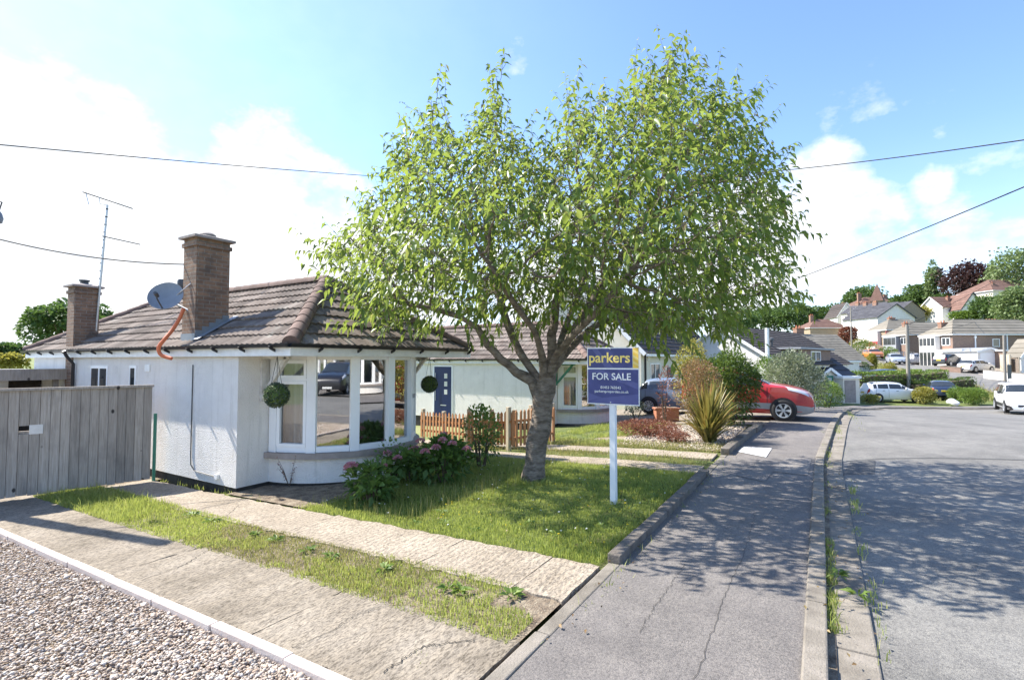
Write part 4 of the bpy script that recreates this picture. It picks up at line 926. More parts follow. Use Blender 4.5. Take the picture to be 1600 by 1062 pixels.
        for k in range(m):
            d = d+np.array([0, 0, -.012+.02*high]); d /= np.linalg.norm(d); p = p+d*L/m; pts.append(p.copy())
            ang = a0+k*2.4; s = bx*math.cos(ang)+by*math.sin(ang)
            LP.append(p); LD.append(s*.62+d*.45+np.array([0, 0, -.5])+RNG.normal(0, .2, 3)); f = k/m
            LL.append(RNG.uniform(.11, .2)*(1-.35*f*f)); LR.append(np.clip(hue+RNG.normal(0, .13)+(.45 if (f > .8 and high > .5 and RNG.random() < .6) else 0), 0, 1))
        tw.tube([Vector(q-Bv) for q in (pts[0], pts[len(pts)//2], pts[-1])], [.004, .003, .0015], 3, False)
    tw.build('twig', MT['twig'], t)
    leaves('crown', np.array(LP)-Bv, LD, np.array(LL), MT['leaf'], t, .42, .34, np.array(LR))
    print('CHERRY nodes', len(N), 'leaves', len(LP), 'fork r', rad[fork])
cherry()
# ---------------------------------------------------------------- grass
def blades(name, x, y, h, m, label, w=.006, lean=.45, cat='grass', dz=0, rnd=None):
    n = len(x); z = gnp(x, y)+dz; a = RNG.uniform(0, 6.28, n); l = RNG.random(n)*lean*h; b = RNG.uniform(0, 6.28, n); ww = w*RNG.uniform(.6, 1.3, n)
    bx, by = np.cos(a)*ww/2, np.sin(a)*ww/2; lx, ly = np.cos(b)*l, np.sin(b)*l
    V = np.stack([np.stack([x-bx, y-by, z-.01], 1), np.stack([x+bx, y+by, z-.01], 1), np.stack([x+bx*.8+lx*.35, y+by*.8+ly*.35, z+h*.6], 1), np.stack([x-bx*.8+lx*.35, y-by*.8+ly*.35, z+h*.6], 1), np.stack([x+lx, y+ly, z+h*.98], 1)], 1).reshape(-1, 3)
    f = np.array([(0, 1, 2), (0, 2, 3), (3, 2, 4)]); Fc = (f[None]+np.arange(n)[:, None, None]*5).reshape(-1, 3)
    return kind(np_mesh(name, V, Fc, m, rnd=np.repeat(RNG.random(n) if rnd is None else rnd, 5)), 'stuff', label, cat)
def fbm(x, y, s, seed=0):
    o = np.zeros(len(x))
    for k in range(4):
        f = s*2**k; o += np.sin(x*f*1.3+seed+k*1.7+1.8*np.sin(y*f*.9+k))*np.sin(y*f*1.1+seed*2+k*2.3+1.6*np.sin(x*f*.8+k*.6))/2**k
    return o/1.9
def lawn():
    n = 150000; x = RNG.uniform(4.74, 9.5, n); y = RNG.uniform(1.9, 8.3, n)
    k = ((x-7.1)**2+(y-8.6)**2 > 1.65**2) & (y < 6.62-.25*np.sin(x*1.4)+RNG.normal(0, .12, n)) & (RNG.random(n) < np.clip(.9+fbm(x, y, 1.6)*.5, .3, 1))
    x, y = x[k], y[k]; h = RNG.lognormal(math.log(.027), .35, len(x))*(1+.5*np.clip(fbm(x, y, 2.4, 3), -.5, 1)); edge = (x < 4.95) | (y < 2.05); h = np.where(edge, h*1.35, h)
    d = ((x-7.8)**2+(y-4.3)**2)**.5; h = np.where(d < .5, h*2.2, h)
    r = np.clip(.42+.28*fbm(x, y, 1.1, 5)+RNG.normal(0, .2, len(x)), 0, 1)
    blades('lawn_grass', x, y, h, MT['grass'], 'short green lawn grass in front of the bungalow', .0062, .9, rnd=r)
    n = 1500; x = RNG.uniform(4.8, 9.3, n); y = 4.3+np.abs(RNG.normal(0, 1.1, n)); k = (y < 6.8); x, y = x[k], y[k]
    blades('grass_stalks', x, y, RNG.uniform(.09, .24, len(x)), MT['drygrass'], 'thin seeding grass stalks standing above the lawn', .004, .3)
lawn()
def strip_grass():
    n = 60000; x = RNG.uniform(3.12, 3.98, n); y = RNG.uniform(1.95, 11.3, n); c = fbm(x*2, y, 1.3, 2)
    k = (RNG.random(n) < np.where(y > 6.6, .6+.3*(c > -.1), np.where(y > 4.0, .08+.5*(c > .1), .3+.45*(c > 0)))) & ~((np.abs(y-5.3) < .85) & (c < .3)) & ~((y < 2.4) & (x > 3.3) & (c < .2))
    x, y = x[k], y[k]; h = RNG.lognormal(math.log(.02), .5, len(x))*np.where(y > 8.2, 2.2, 1)
    blades('strip_grass', x, y, h, MT['grass'], 'grass growing between the two concrete drive strips', .0065, .8, rnd=np.clip(.5+.2*c[k]+RNG.normal(0, .22, len(x)), 0, 1))
    n = 9000; x = RNG.uniform(3.15, 3.95, n); y = RNG.uniform(3.2, 6.6, n); blades('strip_grass', x, y, RNG.uniform(.01, .035, n), MT['drygrass'], 'dry bleached grass on the soil between the drive strips', .006, 1.2)
    # neighbour's dry strips
    n = 42000; x = RNG.uniform(9.4, 13, n); y = RNG.uniform(1.95, 9, n); k = ~(((x > 9.52) & (x < 10.22)) | ((x > 11.02) & (x < 11.72))) | (RNG.random(n) < .03); k &= RNG.random(n) < np.clip(.55+fbm(x, y, 1.5, 8)*.8, .08, 1); x, y = x[k], y[k]
    blades('dry_grass', x, y, RNG.lognormal(math.log(.045), .4, len(x)), MT['drygrass'], 'yellowed grass between the strips of the neighbouring drive', .008, .9)
    n = 16000; x = RNG.uniform(12, 17, n); y = RNG.uniform(4.2, 6.9, n); k = fbm(x, y, 1.2, 4) > -.15; x, y = x[k], y[k]
    blades('dry_grass', x, y, RNG.lognormal(math.log(.07), .4, len(x)), MT['grass'], 'rough grass in front of the bay of the second bungalow', .009, .8)
    # weeds in the kerb joint, along edging and walls
    xs, ys = [], []
    for x0, y0, n, sx, sy in [(3.4, -.03, 900, 1.2, .03), (5.2, -.03, 800, .9, .03), (7.4, -.02, 500, .8, .03), (2.2, -.03, 500, .5, .025), (4.4, 1.72, 350, .3, .04), (5.6, 1.66, 420, .6, .04), (8, 1.66, 500, 1.2, .05), (10.5, 1.7, 500, 1, .06), (14, -.05, 800, 2.5, .05), (18, -.35, 600, 2, .06), (4.86, 8.0, 800, .05, 1.6), (4.78, 6.9, 400, .06, .6), (9.2, -.38, 250, .5, .03), (6.6, -.34, 300, 1.2, .03), (2.6, 2.3, 120, .06, .1), (24, -.9, 600, 3, .06)]:
        xs.append(RNG.normal(x0, sx, n)); ys.append(RNG.normal(y0, sy, n))
    x = np.concatenate(xs); y = np.concatenate(ys); k = (fbm(x, y, 3, 1) > .02); x, y = x[k], y[k]
    blades('kerb_weeds', x, y, RNG.lognormal(math.log(.036), .5, len(x)), MT['grass'], 'weeds and grass growing in the kerb joint and wall foot', .008, .9, 'weeds', -.05)
    # far verges
    n = 30000; q = RNG.integers(0, len(FC)-1, n); o = RNG.uniform(3.2, 11, n); t = np.gradient(FC, axis=0); t /= np.linalg.norm(t, axis=1)[:, None]
    x = FC[q, 0]-t[q, 1]*o+RNG.normal(0, .4, n); y = FC[q, 1]+t[q, 0]*o+RNG.normal(0, .4, n); k = (fbm(x, y, .3) > -.4); x, y = x[k], y[k]
    blades('rough_grass', x, y, RNG.uniform(.1, .4, len(x)), MT['drygrass'], 'rough grass bank below the climbing street', .06, .8)
strip_grass()
def broadleaf(name, label, pts, n, L, m=None):
    P_, D_ = [], []
    for x, y, r in pts:
        k = n; a = RNG.uniform(0, 6.28, k); q = RNG.random(k)*r; px_, py_ = x+np.cos(a)*q*.4, y+np.sin(a)*q*.4
        P_.append(np.stack([px_, py_, gnp(px_, py_)+.01], 1)); D_.append(np.stack([np.cos(a), np.sin(a), RNG.uniform(.1, .9, k)], 1))
    o = leaves(name, np.concatenate(P_), np.concatenate(D_), L*RNG.uniform(.6, 1.3, len(P_)*n), m or MT['hedge'], None, .35, .25); return kind(o, 'stuff', label, 'weeds')
broadleaf('broadleaf_weeds', 'broad leaved weeds in the drive strips', [tuple(GP(*p)[:2])+(.12,) for p in ((690,800),(330,815),(400,835),(430,845),(480,860),(520,870),(700,920),(720,925),(600,890),(150,775),(220,780),(300,805),(800,930),(1340,930),(1310,900))], 22, .09)
def scatter(name, label, x, y, L, m, flat=True, dz=.012):
    n = len(x); a = RNG.uniform(0, 6.28, n); z = gnp(x, y)+dz
    o = leaves(name, np.stack([x, y, z], 1), np.stack([np.cos(a), np.sin(a), RNG.normal(.1, .2, n)], 1), L*RNG.uniform(.6, 1.3, n), m, None, .55, .1); return kind(o, 'stuff', label, 'litter')
x = np.concatenate([RNG.normal(0, 2.6, 110)+8, RNG.uniform(3, 16, 60), RNG.uniform(4.8, 9.4, 120)]); y = np.concatenate([RNG.normal(-.15, .12, 110), RNG.normal(1.66, .1, 60), RNG.uniform(2, 6, 120)])
scatter('fallen_leaves', 'dry fallen leaves lying along the kerb and lawn edge', x, y, .04, MT['litter'])
x, y = RNG.uniform(4.9, 9.2, 150), RNG.uniform(2, 6.4, 150); P0 = []
for mname, lab, k in (('yellowfl', 'small yellow flowers dotted in the lawn', slice(0, 90)), ('whitefl', 'white clover heads dotted in the lawn', slice(90, 150))):
    xx, yy = x[k], y[k]; q = np.repeat(np.stack([xx, yy, gnp(xx, yy)+.055], 1), 7, 0); v = unit(len(q)); v[:, 2] = abs(v[:, 2]); kind(leaves('lawn_flowers', q, v, .017, MT[mname], None, .8, 0), 'stuff', lab, 'flowers')
broadleaf('lawn_weeds', 'flat rosettes of broad leaved weeds in the lawn', [(RNG.uniform(4.9, 9.2), RNG.uniform(2.1, 6.3), .1) for _ in range(26)], 14, .07)
# ---------------------------------------------------------------- flower bed shrubs
def hydrangea(px, py, rad, n, nf, label, top=None):
    p = GP(px, py); t = shrub('hydrangea', label, p, rad, n, .13, MT['hydr'], .62, 14, .25, 'hydrangeas under the bay window', 'hydrangea', 8, solid=.2, mul=1.0)
    for k in range(nf):
        a = RNG.uniform(0, 6.28); e = RNG.uniform(.35, 1.2); c = np.array([math.cos(a)*math.cos(e)*rad[0]*1.15, math.sin(a)*math.cos(e)*rad[1]*1.15, rad[2]*(1+1.2*math.sin(e))])
        m = 80; v = unit(m); v[:, 2] = np.abs(v[:, 2])*.8; q = c+v*.058; leaves('flower_head', q, v+RNG.normal(0, .5, v.shape), .038, MT['pink'], t, .9, .05)
hydrangea(578, 782, (.4, .38, .28), 430, 4, 'low hydrangea with a few faded pink heads nearest the bay')
hydrangea(640, 752, (.42, .42, .29), 460, 3, 'middle hydrangea of the bed with few flowers')
hydrangea(694, 752, (.6, .5, .37), 900, 9, 'large hydrangea with many pink heads before the picket fence')
t = shrub('rose_bush', 'tall thin leggy rose bush rising above the picket fence', GP(752, 728), (.42, .4, .62), 520, .075, MT['hydr'], .6, 12, .3, None, 'rose bush', 9)
t = shrub('fuchsia', 'small twiggy shrub standing against the bay wall', GP(612, 752), (.3, .25, .4), 150, .07, MT['hydr'], .5, 8, .3, None, 'shrub', 7)
def dead_weed(px, py, label):
    p = GP(px, py); t = thing('dried_weed', label, 'weed', p, 0, 'dried weeds along the wall foot'); b = MB(); LP, LD = [], []
    for k in range(7):
        a = RNG.uniform(0, 6.28); h = RNG.uniform(.3, .55); e = Vector((math.cos(a)*.22, math.sin(a)*.16, h)); m_ = e*.5+Vector((0, 0, .05)); b.tube([(0, 0, 0), m_, e], [.005, .004, .002], 4)
        for q in np.linspace(.3, 1, 9):
            v = (m_*2*q*(1-q)+e*q*q); LP.append(v+Vector(RNG.normal(0, .01, 3))); LD.append(unit(1)[0])
    b.build('stem', MT['twig'], t); leaves('leaf', LP, LD, .035, MT['redlf'], t, .5)
dead_weed(452, 760, 'dried reddish weed against the wall left of the bay'); dead_weed(500, 752, 'dried weed below the casement window')
# ---------------------------------------------------------------- flax bed and neighbouring shrubs
def flax():
    p = GP(1107, 690); n_ = 0; t = thing('flax_plant', 'tall spiky flax with bronze and yellow strap leaves on gravel', 'flax plant', p); n = 260; S = 7; V, Fc, r = [], [], []
    for k in range(n):
        a = RNG.uniform(0, 6.28); lean = RNG.uniform(.1, 1.55); L = RNG.uniform(1.1, 1.75)*(1-.18*lean); w = RNG.uniform(.022, .042); b0 = RNG.normal(0, .05, 2)
        o = np.array([math.cos(a), math.sin(a), 0]); s = np.array([-math.sin(a), math.cos(a), 0]); c = np.array([b0[0], b0[1], 0.0]); th = lean*.55; i0 = len(V); rr = RNG.random()
        bend = RNG.uniform(.1, .8)*lean
        for q in range(S+1):
            f = q/S; ww = w*(1-.15*(1-f))*(1-f**3)+.002; nr = o*math.cos(th)-np.array([0, 0, math.sin(th)])
            V += [c-s*ww+nr*.006, c+s*ww+nr*.006]; r += [rr, rr]
            c = c+(o*math.sin(th)+np.array([0, 0, math.cos(th)]))*L/S; th += (lean*.35+bend*f*1.5)/S
        for q in range(S): Fc.append((i0+2*q, i0+2*q+1, i0+2*q+3, i0+2*q+2))
    np_mesh('strap_leaves', V, Fc, MT['flax'], t, r)
    b = MB(); b.lathe([(.1, -.05), (.09, .06), (.03, .14), (0, .14)], 10); b.build('crown_base', MT['post'], t)
flax()
shrub('evergreen_shrub', 'big rounded glossy green shrub behind the flax', GP(1142, 664), (.88, .85, 1.14), 5600, .085, MT['bushg'], .5, 30, .2, None, 'shrub', 8)
shrub('bronze_shrub', 'rounded shrub of dry bronze foliage left of the evergreen', P(1092, 655, 14.2), (.8, .66, .86), 3200, .055, MT['bronze'], .5, 24, .2, None, 'shrub', 8)
shrub('yellow_shrub', 'loose yellow leaved shrub above the bronze one', P(1082, 640, 16.2), (.72, .6, 1.12), 1900, .08, MT['gold'], .55, 16, .3, None, 'shrub', 8)
q = P(1040, 640, 16.8)
shrub('pink_sapling', 'thin red leaved sapling beside the grey car', (q.x, q.y, g(q.x, q.y)), (.35, .3, .95), 240, .07, MT['redlf'], .5, 10, .4, None, 'sapling', 5)
shrub('ground_cover_shrub', 'sprawling mat of dry red leaved twigs before the second bay', GP(1012, 678), (.95, .9, .2), 2600, .06, MT['redlf'], .42, 26, .25, None, 'shrub', 30)
p = GP(1052, 690)
shrub('ground_cover_shrub', 'smaller tuft of red leaved twigs beside the flax', p, (.4, .4, .14), 620, .055, MT['redlf'], .42, 12, .25, None, 'shrub', 14)
shrub('low_shrub', 'small silvery plant below the sign board', P(994, 652, 18), (.5, .4, .3), 500, .06, MT['varig'], .5, 10, .3)
q = P(1238, 636, 20.5); 
shrub('variegated_shrub', 'tall silver variegated shrub behind the red car', (q.x, q.y, g(q.x, q.y)), (1.15, 1.0, 1.25), 3600, .1, MT['varig'], .5, 28, .25, None, 'shrub', 8)
q = P(1268, 630, 22.5); shrub('grey_leaf_shrub', 'grey leaved bush right of the variegated shrub', (q.x, q.y, g(q.x, q.y)), (.75, .75, .95), 1500, .1, MT['varig'], .5, 16, .25)
q = P(1294, 637, 25); shrub('round_bush', 'clipped bright green round bush at the pavement edge', (q.x, q.y, g(q.x, q.y)), (.68, .68, .66), 2600, .07, MT['hedge'], .5, 30, .2)
q = P(1203, 612, 27); shrub('bright_bush', 'bright green bush between the two shrubs and the dark roof', (q.x, q.y, g(q.x, q.y)), (1.1, 1.0, 1.35), 2400, .11, MT['hedge'], .5, 18, .3)
# ---------------------------------------------------------------- small objects near the bungalow
def text(body, mat_, parent, name, width, pos, bold=0, height=None):
    """lettering facing -x, reading towards -y, left end at pos"""
    cu = bpy.data.curves.new('lettering', 'FONT'); cu.body = body; cu.size = 1; cu.offset = bold; cu.extrude = .004; cu.resolution_u = 4
    tmp = bpy.data.objects.new('lettering', cu); COL.objects.link(tmp); bpy.context.view_layer.update()
    me = bpy.data.meshes.new_from_object(tmp.evaluated_get(bpy.context.evaluated_depsgraph_get())); bpy.data.objects.remove(tmp)
    xs = [v.co.x for v in me.vertices]; ys = [v.co.y for v in me.vertices]; x0, x1 = min(xs), max(xs); s = width/(x1-x0); sy = s if height is None else height/(max(ys)-min(ys))
    for v in me.vertices: v.co = Vector((-v.co.z*.5, -(v.co.x-x0)*s, v.co.y*sy))
    me.materials.clear(); me.materials.append(mat_); o = bpy.data.objects.new(name, me); COL.objects.link(o); o.parent = parent; o.location = pos; return o
def sale_sign():
    base = GP(959, 783); t = thing('for_sale_sign', 'navy estate agent for sale board on a white post', 'sign', base); M = MT
    b = MB(); b.box(-.042, -.042, -.3, .042, .042, 2.2-base.z-.04); b.build('post', M['signw'], t, bevel=.004)
    # board local frame: x=-.05, left edge y=+.37
    yl, yr, zt, zb = .375, -.41, 2.19-base.z, 1.362-base.z; W, H = yl-yr, zt-zb; x = -.048
    b = MB(); b.box(x-.008, yr, zb, x, yl, zt); bd = b.build('board', M['signw'], t)
    def rect(u0, v0, u1, v1, m, nm, d): 
        q = MB(); q.box(x-.008-d, yl-W*u1, zt-H*v1, x-.0078, yl-W*u0, zt-H*v0); return q.build(nm, m, bd)
    rect(.016, .02, .878, .36, M['navy'], 'name_panel', .003); rect(.016, .385, .984, .982, M['navy'], 'info_panel', .003); rect(.885, .012, .99, .36, M['signgold'], 'gold_band', .003)
    def facet(pts, m, nm, d):
        q = MB(); q.prism([(x-.0105, yl-W*u, zt-H*v) for u, v in pts], (-d, 0, 0)); return q.build(nm, m, bd)
    facet([(.02, .97), (.3, .885), (.984, .8), (.984, .975)], M['navy2'], 'facet', .0012); facet([(.05, .4), (.3, .4), (.98, .62), (.98, .72)], M['navy2'], 'facet', .001); facet([(.016, .8), (.016, .95), (.3, .885)], M['navy2'], 'facet', .0014)
    facet([(.1, .025), (.2, .025), (.52, .355), (.36, .355)], M['navy2'], 'facet', .0012)
    for v in (.03, .13, .23): facet([(.888, v), (.99, v+.06), (.99, v+.1), (.888, v+.05)], M['signgold2'], 'gold_stripe', .0012)
    tx = x-.0155
    text('parkers', M['letter'], bd, 'lettering', W*.79, (tx, yl-W*.045, zt-H*.262), .018)
    text('FOR SALE', M['signw'], bd, 'lettering', W*.74, (tx, yl-W*.11, zt-H*.565), .012)
    text('01453 763542', M['signw'], bd, 'lettering', W*.39, (tx, yl-W*.27, zt-H*.722), .008)
    text('parkersproperties.co.uk', M['signw'], bd, 'lettering', W*.65, (tx, yl-W*.155, zt-H*.79), .006)
    b = MB()
    for v in (.028, .96): b.lathe([(0, -.017), (.009, -.0155), (.011, -.012)], 10, (x, yl-W*.46, zt-H*v), 'x')
    b.build('bolt', M['metal'], t)
sale_sign()
_o = Vector((2.18+1.612*math.sin(R(27)), .15-1.612*math.cos(R(27)), 1.3)); _n = text('4', MT['black'], house, 'house_number', .05, _o, .01); _n.rotation_euler.z = R(117)
# board gate/fence on the left
def board_fence():
    a = Vector((4.62, 10.74, g(4.6, 10.7))); e = Vector((-1.2, 12.6, g(-1.2, 12.6))); d = Vector((e.x-a.x, e.y-a.y, 0)); L = d.length; rz = math.atan2(d.y, d.x)
    t = thing('board_fence', 'tall weathered grey vertical board fence across the drive', 'fence', (a.x, a.y, 0), rz); b = MB(); x = 0; n = 0; rows = []
    while x < L-.02:
        w = .128; b.rv = random.random(); gz = a.z+(e.z-a.z)*x/L; z0 = gz+.05+random.uniform(-.01, .01)-.0*x; z1 = 1.5
        y = 0 if n % 2 else .007; b0 = -.0025
        if abs(n-13) < .5:   # the board with the letter hole
            b.box(x-b0, y-.02, z0, x+w+b0, y, .78); b.box(x-b0, y-.02, .92, x+w+b0, y, z1)
        else: b.box(x-b0, y-.02, z0, x+w+b0, y, z1)
        x += w; n += 1
    b.M = None; bo = b.build('boards', MT['fence'], t)
    b = MB(); hx = 13*.128; b.box(0, -.0206-.012, -.2, L, -.0206, .77); b.box(0, -.0326, .93, L, -.0206, 1.5); b.box(0, -.0326, .77, hx-.1, -.0206, .93); b.box(hx+.13, -.0326, .77, L, -.0206, .93); b.build('added_backing', MT['twig'], t)  # dark sheet added behind the boards to darken joints and stop light slits
    b = MB(); b.box(-.02, -.045, 1.503, L, .05, 1.545); b.build('capping_rail', MT['fence'], t)
    b = MB()
    for z in (.15, .75, 1.25): b.box(0, -.075, z, L, -.034, z+.08)
    b.build('rail', MT['fence'], t)
    b = MB(); b.box(13*.128-.17, .008, .775, 13*.128+.0, .014, .93); b.build('patch_plate', MT['metal'], t)
    b = MB(); b.tube([(-.06, -.05, a.z-.1), (-.06, -.05, 1.0)], .028, 8); b.build('gate_post', MT['green'], t)
board_fence()
# picket fence of the neighbour
def picket(pa, pb, zt, n, label, flip=0):
    a = P(*pa); e = P(*pb); a.z = g(a.x, a.y); e.z = g(e.x, e.y); d = Vector((e.x-a.x, e.y-a.y, 0)); L = d.length; rz = math.atan2(d.y, d.x); sl = (e.z-a.z)/L
    t = thing('picket_fence', label, 'fence', a, rz, 'orange picket fence runs'); st = L/n; pk = None; h = zt
    for k in range(n):
        if pk is None:
            q = MB(); q.prism([(-.035, -.01, .06), (.035, -.01, .06), (.035, -.01, h-.05), (0, -.01, h), (-.035, -.01, h-.05)], (0, .02, 0)); o = q.build('picket', MT['picket'], t); pk = o
        else: o = pk.copy(); COL.objects.link(o); o.parent = t
        x = st*(k+.5); o.location = (x, 0, sl*x+random.uniform(-.01, .01)); o.rotation_euler.y = random.uniform(-.015, .015)
    b = MB()
    for z in (.25, h-.28): b.bar((0, .03, z), (L, .03, z+sl*L), .035, .06)
    b.build('rail', MT['picket'], t)
    for x in (.02, L*.5, L-.02):
        q = MB(); q.box(x-.05, .05, -.2, x+.05, .15, h+.08); q.build('post', MT['post'], t, bevel=.008)
picket((656, 700, 15.6), (726, 700, 13.9), .82, 14, 'orange picket fence run in front of the navy door')
picket((730, 690, 13.2), (804, 700, 12.9), .9, 13, 'middle orange picket fence run behind the rose bush')
picket((798, 706, 12.5), (868, 706, 13.6), .95, 12, 'orange picket fence run ending behind the tree trunk')
# hanging topiary balls
def ball(px, py, D, r, top, label, sh):
    c = P(px, py, D); t = thing('topiary_ball', label, 'topiary ball', (c.x, c.y, c.z-r), 0, 'hanging topiary balls'); n = 2600; v = unit(n)
    leaves('foliage', v*(r-.018)*RNG.uniform(.9, 1.06, (n, 1))*(1+.035*np.sin(v[:, :1]*7+v[:, 1:2]*5+D))+np.array([0, 0, r]), v+RNG.normal(0, .6, v.shape), .028, MT['topiary'], t, .7, .05)
    b = MB(); b.lathe([(0, r*.08)]+[(math.sin(a)*r*.9, r-math.cos(a)*r*.9) for a in np.linspace(.3, 2.84, 12)]+[(0, r*1.9)], 20); b.build('core', MT['hedge'], t, smooth=80)
    b = MB()
    for k in range(3):
        a = k*2.1; b.tube([(math.cos(a)*r*.45, math.sin(a)*r*.45, r*1.85), (0, 0, top-c.z+r)], .004, 4)
    b.build('chain', MT['wire'], t)
ball(432, 617, 8.0, .195, 2.07, 'green topiary ball hanging beside the casement window', 1)
ball(671, 600, 11.2, .185, 2.07, 'darker topiary ball hanging at the far end of the bay', 0)
# satellite dish on the chimney, orange hose, aerial
def dish():
    c = P(261, 465, 9.65); t = thing('satellite_dish', 'grey mesh satellite dish fixed to the front chimney', 'satellite dish', c); n = Vector((-.62, -.6, .42)).normalized(); q = n.to_track_quat('Z', 'Y').to_matrix().to_4x4()
    b = MB(); b.M = q; pr = [(r, .25*r*r/.3) for r in np.linspace(0, .3, 8)]; b.lathe(pr, 28); b.lathe([(r, z-.008) for r, z in pr[::-1]], 28); b.lathe([(.3, pr[-1][1]-.008), (.306, pr[-1][1]), (.3, pr[-1][1]+.004)], 28); b.build('reflector', MT['lead'], t, smooth=40)
    b = MB(); b.M = q; b.tube([(0, -.28, .06), (0, -.24, .34), (0, -.2, .4)], .012, 6); b.build('arm', MT['dgrey'], t)
    b = MB(); b.M = q; b.lathe([(0, .34), (.03, .34), (.035, .4), (.03, .46), (0, .46)], 10, (0, -.19, 0)); b.build('receiver_head', MT['dgrey'], t)
    b = MB(); ch = Vector((5.02, 10.3, 2.95))-c; b.tube([tuple(n*-.02), tuple(n*-.12), tuple(ch)], .02, 8); b.tube([tuple(n*-.1+Vector((0, 0, -.02))), tuple(ch+Vector((0, -.1, .55)))], .01, 6); b.tube([(ch.x, ch.y, ch.z-.3), (ch.x, ch.y, ch.z+.75)], .016, 6); b.build('bracket', MT['metal'], t)
dish()
b = MB(); pts = [Vector(P(*q)) for q in ((287,482,9.55),(281,497,9.5),(270,515,9.4),(257,530,9.25),(246,543,9.2),(250,555,9.22),(268,560,9.2))]
b.tube([tuple(v) for v in resample([tuple(v) for v in pts], 20)], .033, 9); tag(b.build('cable_hose', MT['orange'], smooth=60), 'orange protective hose hanging over the gutter below the dish', 'hose')
def aerial():
    p0, p1 = P(151, 492, 12.62), P(168, 320, 12.5); t = thing('television_aerial', 'tall leaning television aerial mast beside the rear chimney', 'aerial', p0); d = p1-p0
    b = MB(); b.tube([(0, 0, -.4), tuple(d)], .024, 8); b.build('mast', MT['metal'], t)
    b = MB()
    for k in range(14): v = d*(.05+k*.07); b.lathe([(.03, -.015), (.03, .015)], 8, v)
    b.build('clamp_bands', MT['dgrey'], t)
    def yagi(a, e, n, w0, w1, nm):
        a, e = P(*a)-p0, P(*e)-p0; b = MB(); b.bar(a, e, .022); dd = (e-a).normalized(); s = Vector((0, 0, 1)).cross(dd).normalized()
        for k in range(n):
            f = k/(n-1); c = a.lerp(e, f); w = w0+(w1-w0)*f; sv = s*math.cos(.35)+dd*.0+Vector((0, 0, math.sin(.35))); b.bar(c-sv*w, c+sv*w, .011)
        b.build(nm, MT['dgrey'], t)
    yagi((129, 300, 12.2), (207, 326, 12.9), 13, .12, .07, 'upper_array'); yagi((160, 369, 12.4), (219, 382, 12.9), 9, .08, .05, 'lower_array')
    b = MB(); a = P(155, 308, 12.4)-p0; b.tube([tuple(a), tuple(a+Vector((.02, 0, -.16))), tuple(d*.995)], .01, 5); a = P(134, 301, 12.25)-p0; b.bar(tuple(a), tuple(a+Vector((.06, -.02, -.28))), .02); b.build('bracket', MT['metal'], t)
aerial()
# poles and overhead wires
def utility_pole(label, base, h, r, m, arm=True, group=None, lean=(0, 0)):
    t = thing('utility_pole', label, 'utility pole', base, 0, group); b = MB(); b.tube([(0, 0, -.5), (lean[0]*.5, lean[1]*.5, h*.5), (lean[0], lean[1], h)], [r, r*.88, r*.72], 12); b.build('pole', m, t, smooth=50)
    if arm:
        b = MB(); b.bar((lean[0]-.35, lean[1], h-.25), (lean[0]+.35, lean[1], h-.25), .07); b.build('crossarm', m, t); b = MB()
        for x in (-.3, 0, .3): b.lathe([(.03, h-.21), (.05, h-.15), (.03, h-.1), (.04, h-.06), (0, h-.04)], 8, (lean[0]+x, lean[1], 0))
        b.build('insulator', MT['grey'], t)
    return t
PB0 = Vector((2.05, 12.9, g(2.05, 12.9)))
utility_pole('tall timber pole beside the board fence at the left edge', PB0, 6.9, .14, MT['pole'], False)
b = MB(); q = Vector(P(-2, 332, 8.6)); b.tube([(q.x, q.y, q.z+.02), (q.x+.03, q.y-.02, q.z+.18), (q.x-.08, q.y+.1, q.z+.26), (q.x-.5, q.y+.6, q.z+.2), (2.05, 12.82, q.z+.15)], .012, 6); br = b.build('lamp_bracket', MT['dgrey'])
tag(br, 'small lamp on a curved bracket at the left edge of view', 'lamp'); b = MB(); b.lathe([(0, -.2), (.05, -.18), (.065, -.1), (.045, -.02), (.02, .02), (0, .02)], 12, q); b.build('lamp_shade', MT['lead'], br, smooth=40)
def wire(label, a, c, sag, r=.011):
    a, c = Vector(a), Vector(c); b = MB(); n = 24; b.tube([a.lerp(c, k/n)-Vector((0, 0, sag*4*(k/n)*(1-k/n))) for k in range(n+1)], r, 5); return tag(b.build('overhead_wire', MT['wire']), label, 'wire', 'overhead wires')
top = PB0+Vector((0, 0, 6.7))
wire('overhead wire running from the left edge behind the cherry tree', P(-90, 218, 9.2), P(640, 279, 21), .05, .012)
wire('overhead wire leaving the tree to the top right', P(1130, 274, 19), P(1700, 204, 9.5), .1, .014)
wire('service wire sagging to the front chimney', P(-80, 352, 9.2), P(287, 413, 9.75), .16, .012)
wire('lower overhead wire dropping from the right edge to the tree', P(1180, 458, 30), P(1700, 250, 9.5), .12, .016)
